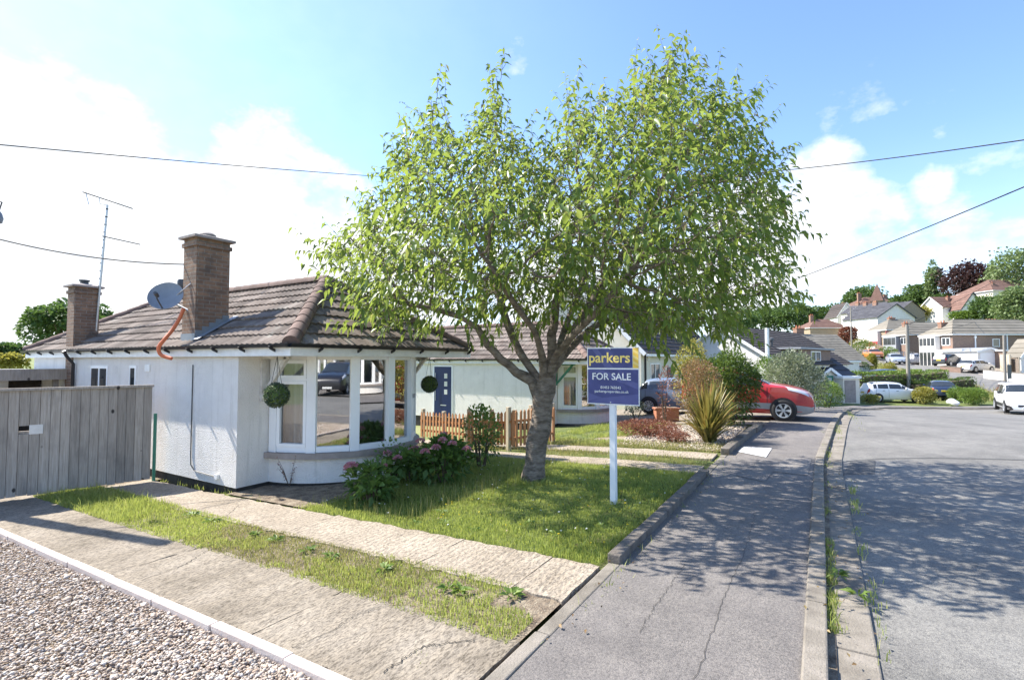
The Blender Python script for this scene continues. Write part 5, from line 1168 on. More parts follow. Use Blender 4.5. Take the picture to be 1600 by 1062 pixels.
# lean-to and shed behind the fence
def leanto():
    t = thing('lean_to', 'flat roofed timber lean-to behind the board fence', 'lean-to', (4.6, 15.9, -.4)); M = MT
    b = MB(); b.box(-2.9, -.1, 2.13, .3, 3.0, 2.17); b.build('roof', M['grey'], t); b = MB(); b.box(-2.9, -.16, 1.94, .3, -.105, 2.2); b.build('fascia', M['fence'], t)
    for x in (-2.7, .15): q = MB(); q.box(x-.05, .0, -.2, x+.05, .1, 1.935); q.build('post', M['pole'], t)
    b = MB(); b.box(-2.9, 1.5, -.2, .3, 1.6, 2.12); b.build('back_wall', M['plinth'], t)  # near-black wall colour stands in for the shaded interior of the lean-to
    b = MB(); b.box(-1.25, 1.42, 0, -.35, 1.47, 1.93); d = b.build('door', M['upvc'], t); b = MB()
    for x in (-1.0, -.8, -.6): b.box(x-.01, 1.41, .05, x+.01, 1.42, 1.9)
    b.build('door_groove', M['grey'], d)
    b = MB(); b.tube([(-1.1, 1.2, 2.15), (-1.1, 1.2, 2.75)], .06, 10); b.build('flue', M['dgrey'], t)
leanto()
# terracotta trough
q = P(1041, 653, 17.6); t = thing('planter', 'rectangular terracotta planter beside the grey car', 'planter', (q.x, q.y, g(q.x, q.y)), YAW-R(90)); b = MB(); w, d, h = .43, .2, .46
b.prism([(-w*.9, -d*.9, 0), (w*.9, -d*.9, 0), (w*.9, d*.9, 0), (-w*.9, d*.9, 0)], (0, 0, h-.06)); b.build('body', MT['terra'], t)
b = MB(); b.box(-w, -d, h-.06, w, d, h); b.build('rim', MT['terra'], t, bevel=.01); b = MB(); b.box(-w*.85, -d*.8, h, w*.85, d*.8, h+.012); b.build('soil', MT['soil'], t)
# ---------------------------------------------------------------- cars
def car(label, pos, rz, col, L=4.1, W=1.76, H=1.48, roof=None, belt=.92, wb=None, wr=.31, hood=.92, clad=None, plate=None, spokes=10, drop=0, cat='car', rails=False, fo=None):
    """roof: key points (x from -.5 rear to .5 front as share of L, z as share of H)"""
    t = thing('parked_car', label, cat, (pos[0], pos[1], pos[2]), rz, 'cars parked along the street'); M = MT
    K = roof or [(-.5,.40),(-.492,.55),(-.475,.62),(-.44,.66),(-.36,.945),(-.28,.985),(-.1,1.0),(.03,.985),(.1,.955),(.265,hood*.7),(.36,.62),(.44,.555),(.485,.49),(.5,.4)]
    K = [(a*L, b*H) for a, b in K]; kx = [a for a, _ in K]; kz = [b for _, b in K]
    top = lambda x: float(np.interp(x, kx, kz)); hl = L/2
    imax = [i for i, (a, b) in enumerate(K) if b > .93*H]; xg1, xw1 = K[imax[0]][0], K[imax[-1]][0]; xg0, xw0 = K[imax[0]-1][0], K[imax[-1]+1][0]
    def hwid(x):
        e = max(0, (abs(x)-(hl-.62))/.62); return W/2*(1-.2*e**2.4)
    def sec(x):
        w, zt = hwid(x), top(x); zb = .2+.1*max(0, (abs(x)-(hl-.4))/.4)**2; bl = min(belt*1.0+.03*(-x/hl), zt-.06); green = max(0, min(1, (zt-bl-.06)/.35))
        y4 = w*(.93-.17*green); y5 = w*(.8-.18*green)
        return [(w*.86, zb), (w*.965, zb+.1), (w, max(zb+.2, .5*bl+.1)), (w*.975, bl), (y4, zt-.03-.05*green), (y5, zt-.012), (0, zt+.012)]
    xs = sorted(set([round(q, 3) for q in list(np.linspace(-hl, hl, 24))+kx]))
    b = MB(); S = [sec(x) for x in xs]
    for i in range(len(xs)-1):
        for k in range(6):
            for sg in (1, -1):
                q = [(xs[i], sg*S[i][k][0], S[i][k][1]), (xs[i+1], sg*S[i+1][k][0], S[i+1][k][1]), (xs[i+1], sg*S[i+1][k+1][0], S[i+1][k+1][1]), (xs[i], sg*S[i][k+1][0], S[i][k+1][1])]
                b.poly(q if sg < 0 else q[::-1])
    for i, fl in ((0, 0), (-1, 1)):
        q = [(xs[i], y, z) for y, z in S[i]]+[(xs[i], -y, z) for y, z in S[i][::-1][1:]]; b.poly(q if fl else q[::-1])
    body = b.build('body', col, t, smooth=38)
    def at(x, u, off, sg):
        s = sec(x); k = min(int(u), 5); f = u-k; y = s[k][0]*(1-f)+s[k+1][0]*f; z = s[k][1]*(1-f)+s[k+1][1]*f
        dy, dz = s[k+1][0]-s[k][0], s[k+1][1]-s[k][1]; l = math.hypot(dy, dz)+1e-6; return (x, sg*(y+dz/l*off), z-dy/l*off)
    def overlay(nm, x0, x1, u0, u1, off, m, sides=(1, -1), nx=6, nu=3, par=None, xin=None):
        b = MB()
        for sg in sides:
            for i in range(nx):
                for j in range(nu):
                    xa, xb = x0+(x1-x0)*i/nx, x0+(x1-x0)*(i+1)/nx; ua, ub = u0+(u1-u0)*j/nu, u0+(u1-u0)*(j+1)/nu
                    sh = (lambda u: xin*(u-u0)/(u1-u0)) if xin else (lambda u: 0)
                    q = [at(xa+sh(ua), ua, off, sg), at(xb+sh(ua), ua, off, sg), at(xb+sh(ub), ub, off, sg), at(xa+sh(ub), ub, off, sg)]; b.poly(q if sg < 0 else q[::-1])
        return b.build(nm, m, par or t, smooth=60)
    # glass
    x0, x1 = xg0+.1, xw0-.22; mid = (xg1+xw1)/2
    cuts = [x0, xg1+.12, mid, x1] if L > 3.9 else [x0, mid-.1, x1]
    for a, c in zip(cuts, cuts[1:]):
        for sg in (1, -1): overlay('side_window', a+.05, c-.03, 3.12, 3.9, .006, M['glass'], (sg,), 5, 2)
    overlay('windscreen', xw1+.06, xw0-.05, 4.15, 6, .012, M['glass'], nx=4, nu=4)
    overlay('rear_window', xg0+.03, xg1-.02, 4.15, 6, .014, M['glass'], nx=3, nu=4)
    for sx in (mid-.02, x1+.12, xg1+.02):
        for sg in (1, -1): overlay('door_seam', sx, sx+.014, .6, 2.98, .004, M['black'], (sg,), 1, 5)
    # bumpers, lights, grille, plates
    bm_ = clad or col
    [overlay('bumper', *q, .05, 1.75, .012, bm_, (sg,), nx=8) for q in ((hl-.55, hl-.005), (-hl+.005, -hl+.5)) for sg in (1, -1)]
    if clad: [overlay('door_trim', -hl+.9, hl-.95, 1.15, 1.75, .014, clad, (sg,)) for sg in (1, -1)]
    for sg in (1, -1):
        overlay('headlight', hl-.68, hl-.12, 2.9, 4.3, .012, M['light'], (sg,), 6, 3, xin=-.12); overlay('tail_light', -hl+.01, -hl+.2, 2.4, 3.3, .012, M['red'], (sg,), 4, 3)
        q = MB(); xm = xw0-.38; y = sg*(hwid(xm)+.1); q.lathe([(0, -.09), (.06, -.075), (.085, 0), (.06, .075), (0, .09)], 10, (xm, y, belt+.09), 'y'); q.bar((xm, sg*(hwid(xm)*.95), belt+.03), (xm, y, belt+.07), .04); q.build('door_mirror', M['black'] if clad else col, t, smooth=50)
        q = MB(); 
        for xx in ((mid-.45, mid-.3), (mid+.5, mid+.65)): 
            p = [at(xx[0], 2.72, .02, sg), at(xx[1], 2.72, .02, sg)]; q.bar(p[0], p[1], .025, .03)
        q.build('door_handle', clad or M['dgrey'], t)
    q = MB(); zc = .47*top(hl-.02)+.12; q.box(hl-.02, -W*.25, zc-.05, hl+.012, W*.25, zc+.06); q.build('grille', M['black'], t)
    q = MB(); q.box(hl, -.26, .36, hl+.022, .26, .47); q.build('number_plate', M['platew'], t)
    q = MB(); zp = .62*H*.9; q.box(-hl-.02, -.26, zp-.2, -hl+.03, .26, zp-.09); q.build('number_plate', plate or M['plate'], t)
    if rails:
        q = MB()
        for sg in (1, -1): q.tube([(xg1+.15, sg*W*.34, H-.02), (xg1+.25, sg*W*.34, H+.05), (xw1-.2, sg*W*.34, H+.05), (xw1-.05, sg*W*.34, H-.03)], .018, 6)
        q.build('roof_rail', M['dgrey'], t)
    # wheels
    wb = wb or L*.63; fx = fo if fo is not None else hl-.82
    for xx in (fx, fx-wb):
        for sg in (1, -1):
            yo = hwid(xx)+.012
            q = MB(); q.lathe([(0, -.004), (wr+.055, -.004), (wr+.055, .0)], 26, (xx, sg*(yo-.004), wr+.02), 'y'); q.build('arch_shade_disc', M['black'], t)  # black disc laid on the body stands in for the shaded arch gap
            wz = thing('wheel', '', '', (xx, sg*yo, wr), 0); wz.parent = t; del wz['label']; del wz['category']
            q = MB(); w2 = .19; q.lathe([(wr*.66, .02*sg), (wr*.72, .028*sg), (wr*.93, .024*sg), (wr, 0), (wr, -w2*sg), (0, -w2*sg)], 28, (0, 0, 0), 'y'); q.build('tyre', M['tyre'], wz, smooth=50)
            q = MB(); q.lathe([(wr*.66, .022*sg), (wr*.6, .012*sg), (wr*.6, -.05*sg), (0, -.05*sg)], 24, (0, 0, 0), 'y'); q.build('wheel_well', M['dgrey'], wz)
            q = MB(); q.lathe([(0, .028*sg), (wr*.16, .026*sg), (wr*.18, 0)], 12, (0, 0, 0), 'y'); q.lathe([(wr*.68, .03*sg), (wr*.62, .028*sg), (wr*.6, 0)], 24, (0, 0, 0), 'y')
            for k in range(spokes):
                a = 2*math.pi*k/spokes; da = math.pi/spokes*.42; pr = lambda r, an: (math.cos(an)*r, .018*sg, math.sin(an)*r)
                q.prism([pr(wr*.14, a-da*1.4), pr(wr*.63, a-da), pr(wr*.63, a+da), pr(wr*.14, a+da*1.4)], (0, -.03*sg, 0))
            q.build('rim', M['alloy'], wz, smooth=30)
    return t
def grd(px, py, D, dz=0): p = P(px, py, D); return (p.x, p.y, g(p.x, p.y)+dz)
RA = math.atan2(-CY, SY)      # heading to the right of the picture
MPV = [(-.5,.4),(-.495,.62),(-.48,.8),(-.455,.93),(-.4,.985),(-.25,1.0),(-.12,.99),(-.06,.965),(.2,.68),(.3,.65),(.39,.6),(.455,.535),(.485,.48),(.497,.4),(.5,.3)]
SUVR = [(-.5,.42),(-.495,.6),(-.47,.68),(-.43,.93),(-.36,.985),(-.1,1.0),(.03,.985),(.08,.955),(.23,.68),(.34,.645),(.43,.6),(.485,.53),(.5,.42)]
SAL = [(-.5,.42),(-.49,.58),(-.46,.66),(-.34,.69),(-.2,.955),(-.1,.995),(.02,.99),(.07,.955),(.24,.67),(.36,.63),(.44,.56),(.485,.5),(.5,.4)]
c_ = (18.82, 2.175); car('red family van with grey bumper nosing out over the pavement', (*c_, g(18.5, 1.6)), R(-90), MT['cred'], 3.95, 1.82, 1.67, MPV, 1.05, 2.5, .325, clad=MT['grey'], spokes=6, fo=1.145)
c_ = (22.08, 4.93); car('blue grey hatchback standing behind the for sale board', (*c_, g(21.5, 5.5)), R(-90), MT['cgrey'], 4.05, 1.75, 1.47, None, .95, 2.55, .315, spokes=11, fo=1.27)
car('white crossover parked side on beside the telegraph pole', grd(1394, 629, 41), RA-R(12), MT['cwhite'], 4.2, 1.78, 1.55, SUVR, 1.0, clad=None, rails=True)
car('dark blue saloon seen from behind between two bushes', grd(1470, 629, 43), YAW+R(-32), MT['cnavy'], 4.4, 1.76, 1.45, SAL, .93)
car('white off-road car cut by the right edge of view', grd(1594, 651, 31.3), R(176), MT['cwhite'], 4.6, 1.82, 1.8, SUVR, 1.12, clad=MT['black'], wr=.36, rails=True)
car('dark blue estate car mostly hidden behind the hedge', grd(1388, 588, 53), RA+R(8), MT['cblue'], 4.4, 1.75, 1.46, None, .93)
def onroad(px, py, side):
    p = GP(px, py); i = int(np.argmin(((FC-np.array([p.x, p.y]))**2).sum(1))); t = FC[min(i+1, len(FC)-1)]-FC[max(i-1, 0)]; return (p.x, p.y, g(p.x, p.y)), math.atan2(-t[1], -t[0])
p, a = onroad(1399, 568, 0); car('silver blue hatchback parked on the climbing street', p, a, MT['csilver'], 4.1)
p, a = onroad(1364, 560, 0); car('orange crossover parked highest on the climbing street', p, a+R(10), MT['corange'], 4.2, 1.8, 1.56, SUVR, .98)
car('black estate car in the brick drive facing the white house', grd(1483, 568, 67), RA+R(22), MT['cblack'], 4.5, 1.8, 1.6, SUVR, 1.0, rails=True)
car('white hatchback on the pale forecourt', grd(1525, 573, 60), RA+R(14), MT['cpearl'], 4.0, 1.72, 1.47)
PICK = [(-.5,.42),(-.495,.48),(-.3,.5),(-.06,.5),(-.04,.93),(.0,.99),(.1,1.0),(.16,.95),(.27,.62),(.38,.58),(.46,.53),(.49,.45),(.5,.38)]
t = car('white pickup truck with a pale caged load bed', grd(1424, 561, 80), RA+R(4), MT['cwhite'], 5.4, 1.8, 1.72, PICK, 1.08, 3.2, .34, fo=1.8, cat='pickup truck')
b = MB(); x0, x1, y = -2.65, -.32, .86
for x in np.linspace(x0, x1, 7):
    for s in (-1, 1): b.bar((x, s*y, .8), (x, s*y, 1.95), .05)
for z in np.linspace(.85, 1.95, 6):
    for s in (-1, 1): b.bar((x0, s*y, z), (x1, s*y, z), .04)
    for x in (x0, x1): b.bar((x, -y, z), (x, y, z), .04)
b.build('cage', MT['grey'], t); b = MB(); b.box(x0-.02, -y, .7, x1, y, .82); b.box(x0-.03, -.7, .9, x0-.028, .2, 1.5); b.build('load_bed', MT['grey'], t)
b = MB(); b.box(x0-.05, -y, .95, x0-.035, y, 1.7); b.build('tail_board', MT['letter'], t)
car('dark people carrier across the street mirrored in the bay window', (-10.2, -9.8, g(-10, -10)), R(60), MT['cblack'], 4.5, 1.85, 1.9, MPV, 1.1, clad=MT['black'])
# ---------------------------------------------------------------- other houses
def house_box(name, label, base, rz, w, d, h, roof='hip', rise=2.2, wall='brickf', tile='tileg', wins=(), chims=(), axis='x', oh=.3, cat='house', group=None, near=False, hipin=None, walls=None, found=3.0, verge='whitep'):
    t = thing(name, label, cat, base, rz, group); M = MT; b = MB()
    if axis == 'y': 
        gb = True
    b.box(0, 0, -found, w, d, h)
    if roof == 'gable':
        if axis == 'x':
            for x, s in ((0, 0), (w-.0, 1)): q = [(x, 0, h), (x, d, h), (x, d/2, h+rise)]; b.poly(q if s else q[::-1])
        else:
            for y, s in ((0, 0), (d, 1)): q = [(0, y, h), (w, y, h), (w/2, y, h+rise)]; b.poly(q if not s else q[::-1])
    wo = b.build('wall', M[wall], t)
    b = MB(); e = oh
    def slope(O, sd, td, sL, sR, T, ds=.3): tile_slope(b, O, sd, td, sL, sR, T, ds if near else 40, .34 if near else .7, .3, .012 if near else 0, .035 if near else .05)
    if roof == 'hip':
        k = (d/2+e); hi = hipin or k; T = math.hypot(k, rise); T2 = math.hypot(hi, rise); z = h+.02
        slope((-e, -e, z), (1, 0, 0), (0, k, rise), lambda t: t/T*hi, lambda t: w+2*e-t/T*hi, T)
        slope((-e, d+e, z), (1, 0, 0), (0, -k, rise), lambda t: t/T*hi, lambda t: w+2*e-t/T*hi, T)
        slope((-e, -e, z), (0, 1, 0), (hi, 0, rise), lambda t: t/T2*k, lambda t: 2*k-t/T2*k, T2)
        slope((w+e, -e, z), (0, 1, 0), (-hi, 0, rise), lambda t: t/T2*k, lambda t: 2*k-t/T2*k, T2)
        b.box(-e, -e, z-.14, w+e, d+e, z-.04)
    elif roof == 'gable':
        if axis == 'x':
            k = d/2; sl = rise/k; T = math.hypot(k+e, (k+e)*sl)
            slope((-e, -e, h-e*sl+.05), (1, 0, 0), (0, k+e, (k+e)*sl), lambda t: 0, lambda t: w+2*e, T); slope((-e, d+e, h-e*sl+.05), (1, 0, 0), (0, -k-e, (k+e)*sl), lambda t: 0, lambda t: w+2*e, T)
        else:
            k = w/2; sl = rise/k; T = math.hypot(k+e, (k+e)*sl)
            slope((-e, -e, h-e*sl+.05), (0, 1, 0), (k+e, 0, (k+e)*sl), lambda t: 0, lambda t: d+2*e, T); slope((w+e, -e, h-e*sl+.05), (0, 1, 0), (-k-e, 0, (k+e)*sl), lambda t: 0, lambda t: d+2*e, T)
    else: b.box(-e, -e, h, w+e, d+e, h+.18)
    ro = b.build('roof', M[tile], t)
    b = MB()
    if roof == 'hip': b.box(-e-.03, -e-.03, h-.16, w+e+.03, -e-.001, h+.02); b.box(-e-.03, -e, h-.16, -e-.001, d+e, h+.02); b.build('fascia', M[verge], t)
    elif roof == 'gable':
        if axis == 'y':
            k = w/2; sl = rise/k
            for s, x in ((1, -e), (-1, w+e)): b.bar((x, -e-.02, h-e*sl-.05), (w/2, -e-.02, h+rise-.05), .04, .2)
        else:
            k = d/2; sl = rise/k
            for y in (-e, d+e): b.bar((-e-.02, y, h-e*sl-.05), (-e-.02, d/2, h+rise-.05), .04, .2)
        b.build('verge_board', M[verge], t)
    for (f, u, z, ww, hh, n) in wins:
        q = MB(); p = MB(); fr = .07
        if f == 'f': T_ = lambda a, o, zz: (a, -o, zz)
        elif f == 'l': T_ = lambda a, o, zz: (-o, a, zz)
        else: T_ = lambda a, o, zz: (w+o, a, zz)
        def bx(a0, a1, z0, z1, o0, o1):
            A, B = T_(a0, o0, z0), T_(a1, o1, z1); q.box(*A, *B)
        bx(u, u+ww, z, z+fr, .0, .06); bx(u, u+ww, z+hh-fr, z+hh, .0, .06)
        for k in range(n+1):
            c = u+ww*k/n; a0, a1 = (c, c+fr) if k == 0 else (c-fr, c) if k == n else (c-fr/2, c+fr/2); bx(a0, a1, z+fr, z+hh-fr, .0, .06)
        o = q.build('window', M['upvc'], t); c = [T_(u+.02, .02, z+.02), T_(u+ww-.02, .02, z+.02), T_(u+ww-.02, .02, z+hh-.02), T_(u+.02, .02, z+hh-.02)]
        p.poly(c if f in 'fr' else c[::-1]); p.build('window_pane', M['glass'], o)
    for (x, y, cw, ch) in chims:
        q = MB(); zt = h+rise; q.box(x-cw/2, y-.3, h, x+cw/2, y+.3, zt+ch); c = q.build('chimney', M['bricko'], ro); q = MB(); q.box(x-cw/2-.05, y-.35, zt+ch, x+cw/2+.05, y+.35, zt+ch+.08)
        for k in range(max(1, int(cw/.45))): q.lathe([(.1, zt+ch+.08), (.08, zt+ch+.4)], 8, (x-cw/2+.25+k*.42, y, 0))
        q.build('chimney_pot', M['terra'], c)
    return t
def boxpart(t, nm, m, *bxs, bevel=0):
    b = MB()
    for q in bxs: b.box(*q)
    return b.build(nm, MT[m], t, bevel=bevel)
# cream chalet behind the cars: street slope with a wide box dormer
def chalet():
    t = house_box('chalet_house', 'cream chalet house with dark roof and brick dormer behind the cars', (26.0, 8.0, -.4), R(-2), 18, 7.6, 3.1, 'gable', 3.8, 'cream', 'tiled', [('f', 1.4, .95, 1.7, 1.3, 2)], [], near=True, oh=.35)
    boxpart(t, 'dormer', 'brickf', (8.8, 1.15, 3.5, 16.2, 3.4, 5.75)); boxpart(t, 'dormer_roof', 'dgrey', (8.55, .95, 5.753, 16.45, 3.6, 5.9))
    for x in (9.1, 13.2):
        o = boxpart(t, 'window', 'upvc', (x, 1.08, 4.2, x+1.7, 1.148, 4.27), (x, 1.08, 5.42, x+1.7, 1.148, 5.5), (x, 1.08, 4.27, x+.08, 1.148, 5.42), (x+.8, 1.08, 4.27, x+.9, 1.148, 5.42), (x+1.62, 1.08, 4.27, x+1.7, 1.148, 5.42)); b = MB(); b.poly([(x+.02, 1.12, 4.22), (x+1.68, 1.12, 4.22), (x+1.68, 1.12, 5.48), (x+.02, 1.12, 5.48)]); b.build('window_pane', MT['glass'], o)
    boxpart(t, 'gutter', 'whitep', (-.35, -.52, 2.62, 18.35, -.4, 2.74)); boxpart(t, 'downpipe', 'black', (.5, -.1, -.3, .58, -.02, 2.7)); boxpart(t, 'door', 'dgrey', (4.6, -.05, -.2, 5.6, .0, 2.0)); boxpart(t, 'meter_box', 'whitep', (1.0, -.06, 2.4, 1.2, -.003, 2.7))
chalet()
# dark roofed house with white gable and small dormer
a = P(1143, 570, 35); e = P(1262, 570, 46); d = e-a; rz = math.atan2(d.y, d.x)
L = math.hypot(d.x, d.y)
def darkhouse():
    zb = g(a.x, a.y); nrm = Vector((-d.y, d.x, 0)).normalized(); eave = Vector((a.x, a.y, 0))-nrm*3.2
    h = 2.6; rid = 4.45-zb
    t = house_box('chalet_house', 'white gabled house with a long dark tiled roof and low dormer', (eave.x, eave.y, zb), rz, L, 8.0, h, 'gable', rid-h, 'white', 'tiled', [], [], near=True, oh=.25)
    zd = 2.0
    boxpart(t, 'dormer', 'brickf', (4.0, .2, 2.6, 11.5, 2.6, 3.6)); boxpart(t, 'dormer_roof', 'grey', (3.7, -.05, 3.603, 11.8, 2.7, 3.74))
    o = boxpart(t, 'window', 'upvc', (6.6, .13, 2.72, 8.8, .198, 2.8), (6.6, .13, 3.42, 8.8, .198, 3.5), (6.6, .13, 2.8, 6.68, .198, 3.42), (7.6, .13, 2.8, 7.7, .198, 3.42), (8.72, .13, 2.8, 8.8, .198, 3.42)); b = MB(); b.poly([(6.62, .17, 2.74), (8.78, .17, 2.74), (8.78, .17, 3.46), (6.62, .17, 3.46)]); b.build('window_pane', MT['glass'], o)
    b = MB(); b.tube([(3.2, 1.7, 3.4), (3.2, 1.7, 4.25)], .09, 8); b.lathe([(.16, 4.2), (.16, 4.35), (0, 4.45)], 10, (3.2, 1.7, 0)); b.build('flue', MT['dgrey'], t)
    boxpart(t, 'parapet', 'whitep', (-.6, .6, 2.6, -.28, .75, 4.9))
darkhouse()
q = P(1292, 566, 54); house_box('house', 'house with pale sunlit tiled roof beyond the dark roof', (q.x, q.y, 0), RA+R(12), 5.5, 9, q.z-.2, 'gable', 3.4, 'white', 'tileg', [], [(1.0, 5, 1.0, .7)], near=True, oh=.25)
q = P(1316, 585, 50); house_box('flat_roofed_extension', 'white flat roofed extension below the sunlit roof', (q.x, q.y, g(q.x, q.y)), RA, 1.7, 4, P(1316, 566, 50).z-g(q.x, q.y), 'flat', 0, 'white', 'whitep', cat='extension', oh=.12)
# small pale porch garage at the end of the pavement
q = P(1279, 628, 37.5)
t = house_box('porch', 'pale gabled porch with a glazed green door at the pavement end', (q.x, q.y, g(q.x, q.y)), RA+R(18), 2.1, 2.5, 1.85, 'gable', .62, 'cream', 'slate', axis='y', cat='porch', oh=.18)
boxpart(t, 'door', 'green', (.72, -.05, 0, 1.45, 0, 1.9))
for z in (.35, .75, 1.15, 1.5): boxpart(t, 'door_pane', 'light', (.9, -.065, z, 1.27, -.05, z+.25))
q = P(1318, 628, 37.2)
t = house_box('garage', 'small flat roofed garage with a brown door beside the porch', (q.x, q.y, g(q.x, q.y)), RA+R(8), 1.35, 3, 1.75, 'flat', 0, 'cream', 'whitep', cat='garage', oh=.1)
boxpart(t, 'door', 'sill', (.12, -.04, 0, 1.0, 0, 1.62))
q = P(1276, 612, 39.5); t = house_box('slate_roofed_wing', 'low wing with dark slate roof behind the porch', (q.x-2.5, q.y+1.6, g(q.x, q.y)), RA+R(12), 5.2, 3.5, 2.1, 'gable', 1.1, 'white', 'slate', cat='wing')
# hillside houses: hipped brick semis facing down the climbing street
W2 = lambda f, us, z, w, h, n=2: [(f, u, z, w, h, n) for u in us]
def semi(label, px, py, D, w, d, h, rise, wall, left, ch, rot=0, wins=()):
    q = P(px, py, D); t = house_box('brick_house', label, q, RA+R(rot), w, d, h, 'hip', rise, wall, 'tileg', list(wins), ch, group='hipped brick houses on the hill'); return t
t = semi('nearest hipped brick house with a white front bay', 1490, 576, 69, 14.5, 5.0, 4.75, 2.2, 'brickf', 1, [(1.3, 2.9, .9, -.5), (8.4, 2.6, 2.2, -.3)], 2, [('f', 5.6, 3.0, 1.0, 1.1, 1), ('f', 11.2, 3.0, .9, 1.0, 1), ('f', 1.0, .2, .9, 1.9, 1), ('l', .35, .3, 1.3, 1.6, 2), ('l', .35, 3.2, 1.3, 1.1, 2)])
boxpart(t, 'bay', 'white', (-.75, 1.95, -.4, .0, 4.6, 4.6))
for z, hh in ((.4, 1.9), (3.2, 1.1)):
    for y in (2.05, 2.7, 3.35, 3.98): boxpart(t, 'bay_pane', 'glass', (-.765, y, z, -.75, y+.55, z+hh))
boxpart(t, 'downpipe', 'upvc', (3.1, -.1, -.2, 3.22, -.001, 4.6), (3.0, -.14, 4.2, 3.3, -.001, 4.45), (7.6, -.1, -.2, 7.72, -.001, 4.7), (10.2, -.1, -.2, 10.3, -.001, 4.6)); boxpart(t, 'front_render', 'bricko', (-.012, .02, -.4, -.002, 1.92, 3.1))
t = semi('middle hipped brick house with a grey panelled bay', 1420, 567, 84, 11, 5.0, 4.75, 2.2, 'brickf', 1, [(2, 2.6, 1.2, -.2)], 2, [('f', 3.0, .9, 1.0, 1.4, 1), ('l', .3, 3.1, 1.2, 1.2, 2)])
boxpart(t, 'bay', 'grey', (-.7, 1.7, -.4, .0, 4.5, 4.6))
for z, hh in ((.4, 1.9), (3.1, 1.2)):
    for y in (1.85, 2.75, 3.6): boxpart(t, 'bay_pane', 'glass', (-.715, y, z, -.7, y+.8, z+hh))
t = semi('far hipped house with red panels on a cream front', 1387, 557, 97, 9, 5.0, 5.2, 2.2, 'bricky', 1, [(3, 2.6, 1.2, .2)], 2, [('f', 1.2, .5, .9, 1.9, 1)])
boxpart(t, 'bay', 'white', (-.7, 1.6, -.4, .0, 4.6, 5.0)); boxpart(t, 'red_panel', 'cred', (-.72, 1.6, 2.1, -.701, 4.6, 3.0)); boxpart(t, 'red_corner', 'cred', (-.3, -.06, -.4, .25, -.002, 4.95))
boxpart(t, 'lean_to_roof', 'tiler', (4.3, -1.6, 2.6, 6.6, -.002, 2.75)); boxpart(t, 'porch_wall', 'white', (4.5, -1.4, -.4, 6.4, -.002, 2.597))
q = P(1372, 540, 108); t = house_box('gabled_house', 'pale blue gabled house with dark verges above the red panelled house', q, RA+R(10), 9.5, 9, 6.2, 'gable', 2.9, 'white', 'slate', [('f', 2.8, 4.2, 1.6, 1.2, 2)], axis='y', verge='dgrey')
def terrace():
    for k, (px, py, D, w, wl, lab) in enumerate(((1338, 531, 122, 5.2, 'bricky', 'first cream brick terraced house with a dark slate roof'), (1325, 527, 133, 5.0, 'white', 'white terraced house with a dark slate roof'), (1315, 523, 144, 5, 'cream', 'farthest cream terraced house with a dark slate roof'))):
        q = P(px, py, D); house_box('terraced_house', lab, q, RA-R(76), 10.6, 7.5, 6.0, 'gable', 2.3, wl, 'slate', W2('f', (1.2, 4.6, 8), 3.8, 1.1, 1.5)+W2('f', (1.2, 4.6, 8), .8, 1.3, 1.6), [(2, 3.7, 1.0, .7)], group='slate roofed terrace up the hill', found=6)
terrace()
q = P(1309, 523, 150); house_box('gabled_house', 'tall white gabled house at the top of the street', q, RA+R(-8), 5.2, 8, 5.6, 'gable', 4.0, 'white', 'tiled', [('f', 2.0, 3.6, 1.2, 1.5, 2), ('f', 2.2, 6.1, .7, .9, 1)], [(4.2, 5, .8, .3)], axis='y', found=6)
q = P(1345, 510, 168); t = house_box('large_house', 'large old house with red roof and pointed turret behind the terrace', q, RA, 15, 10, 7.2, 'hip', 3.2, 'bricky', 'tiler', [], [(2.5, 4, 1.2, 1.2), (12, 5, 1.2, .6)], found=8)
b = MB(); b.lathe([(2.2, 0), (2.2, 8.6)], 8, (6.5, 1.0, 0)); b.build('turret', MT['bricky'], t); b = MB(); b.lathe([(2.7, 8.5), (0, 14.6)], 4, (6.5, 1.0, 0)); b.build('turret_roof', MT['tiler'], t)
q = P(1473, 495, 122); house_box('cottage', 'white cottage with red roof and a tall chimney on the hill', q, RA+R(6), 5.6, 6, 2.6, 'gable', 2.6, 'white', 'tiler', [('f', 2, .7, 1.2, 1.1, 2)], [(3.7, 2.0, .8, -.1)], axis='x', found=6)
q = P(1503, 496, 118); house_box('cottage', 'white cottage with its steep gable towards the road', q, RA+R(-12), 4.6, 8, 2.3, 'gable', 3.6, 'white', 'tiler', [('f', 1.5, .5, 1.4, 1.4, 2)], [], axis='y', found=6, verge='dgrey')
q = P(1552, 472, 118); house_box('hillside_house', 'grey house with brown hipped roof half hidden by trees at top right', q, RA+R(8), 14, 8, 2.8, 'hip', 3.2, 'cream', 'tiler', [], [(2.5, 2, .7, -1.2)], found=6)
q = P(1266, 517, 120); house_box('house', 'distant house whose red ridge shows above the pale roof', q, RA, 9, 6, .8, 'hip', 2.2, 'bricky', 'tiler', [], [(2.2, 3, 1.0, .9)], found=6)
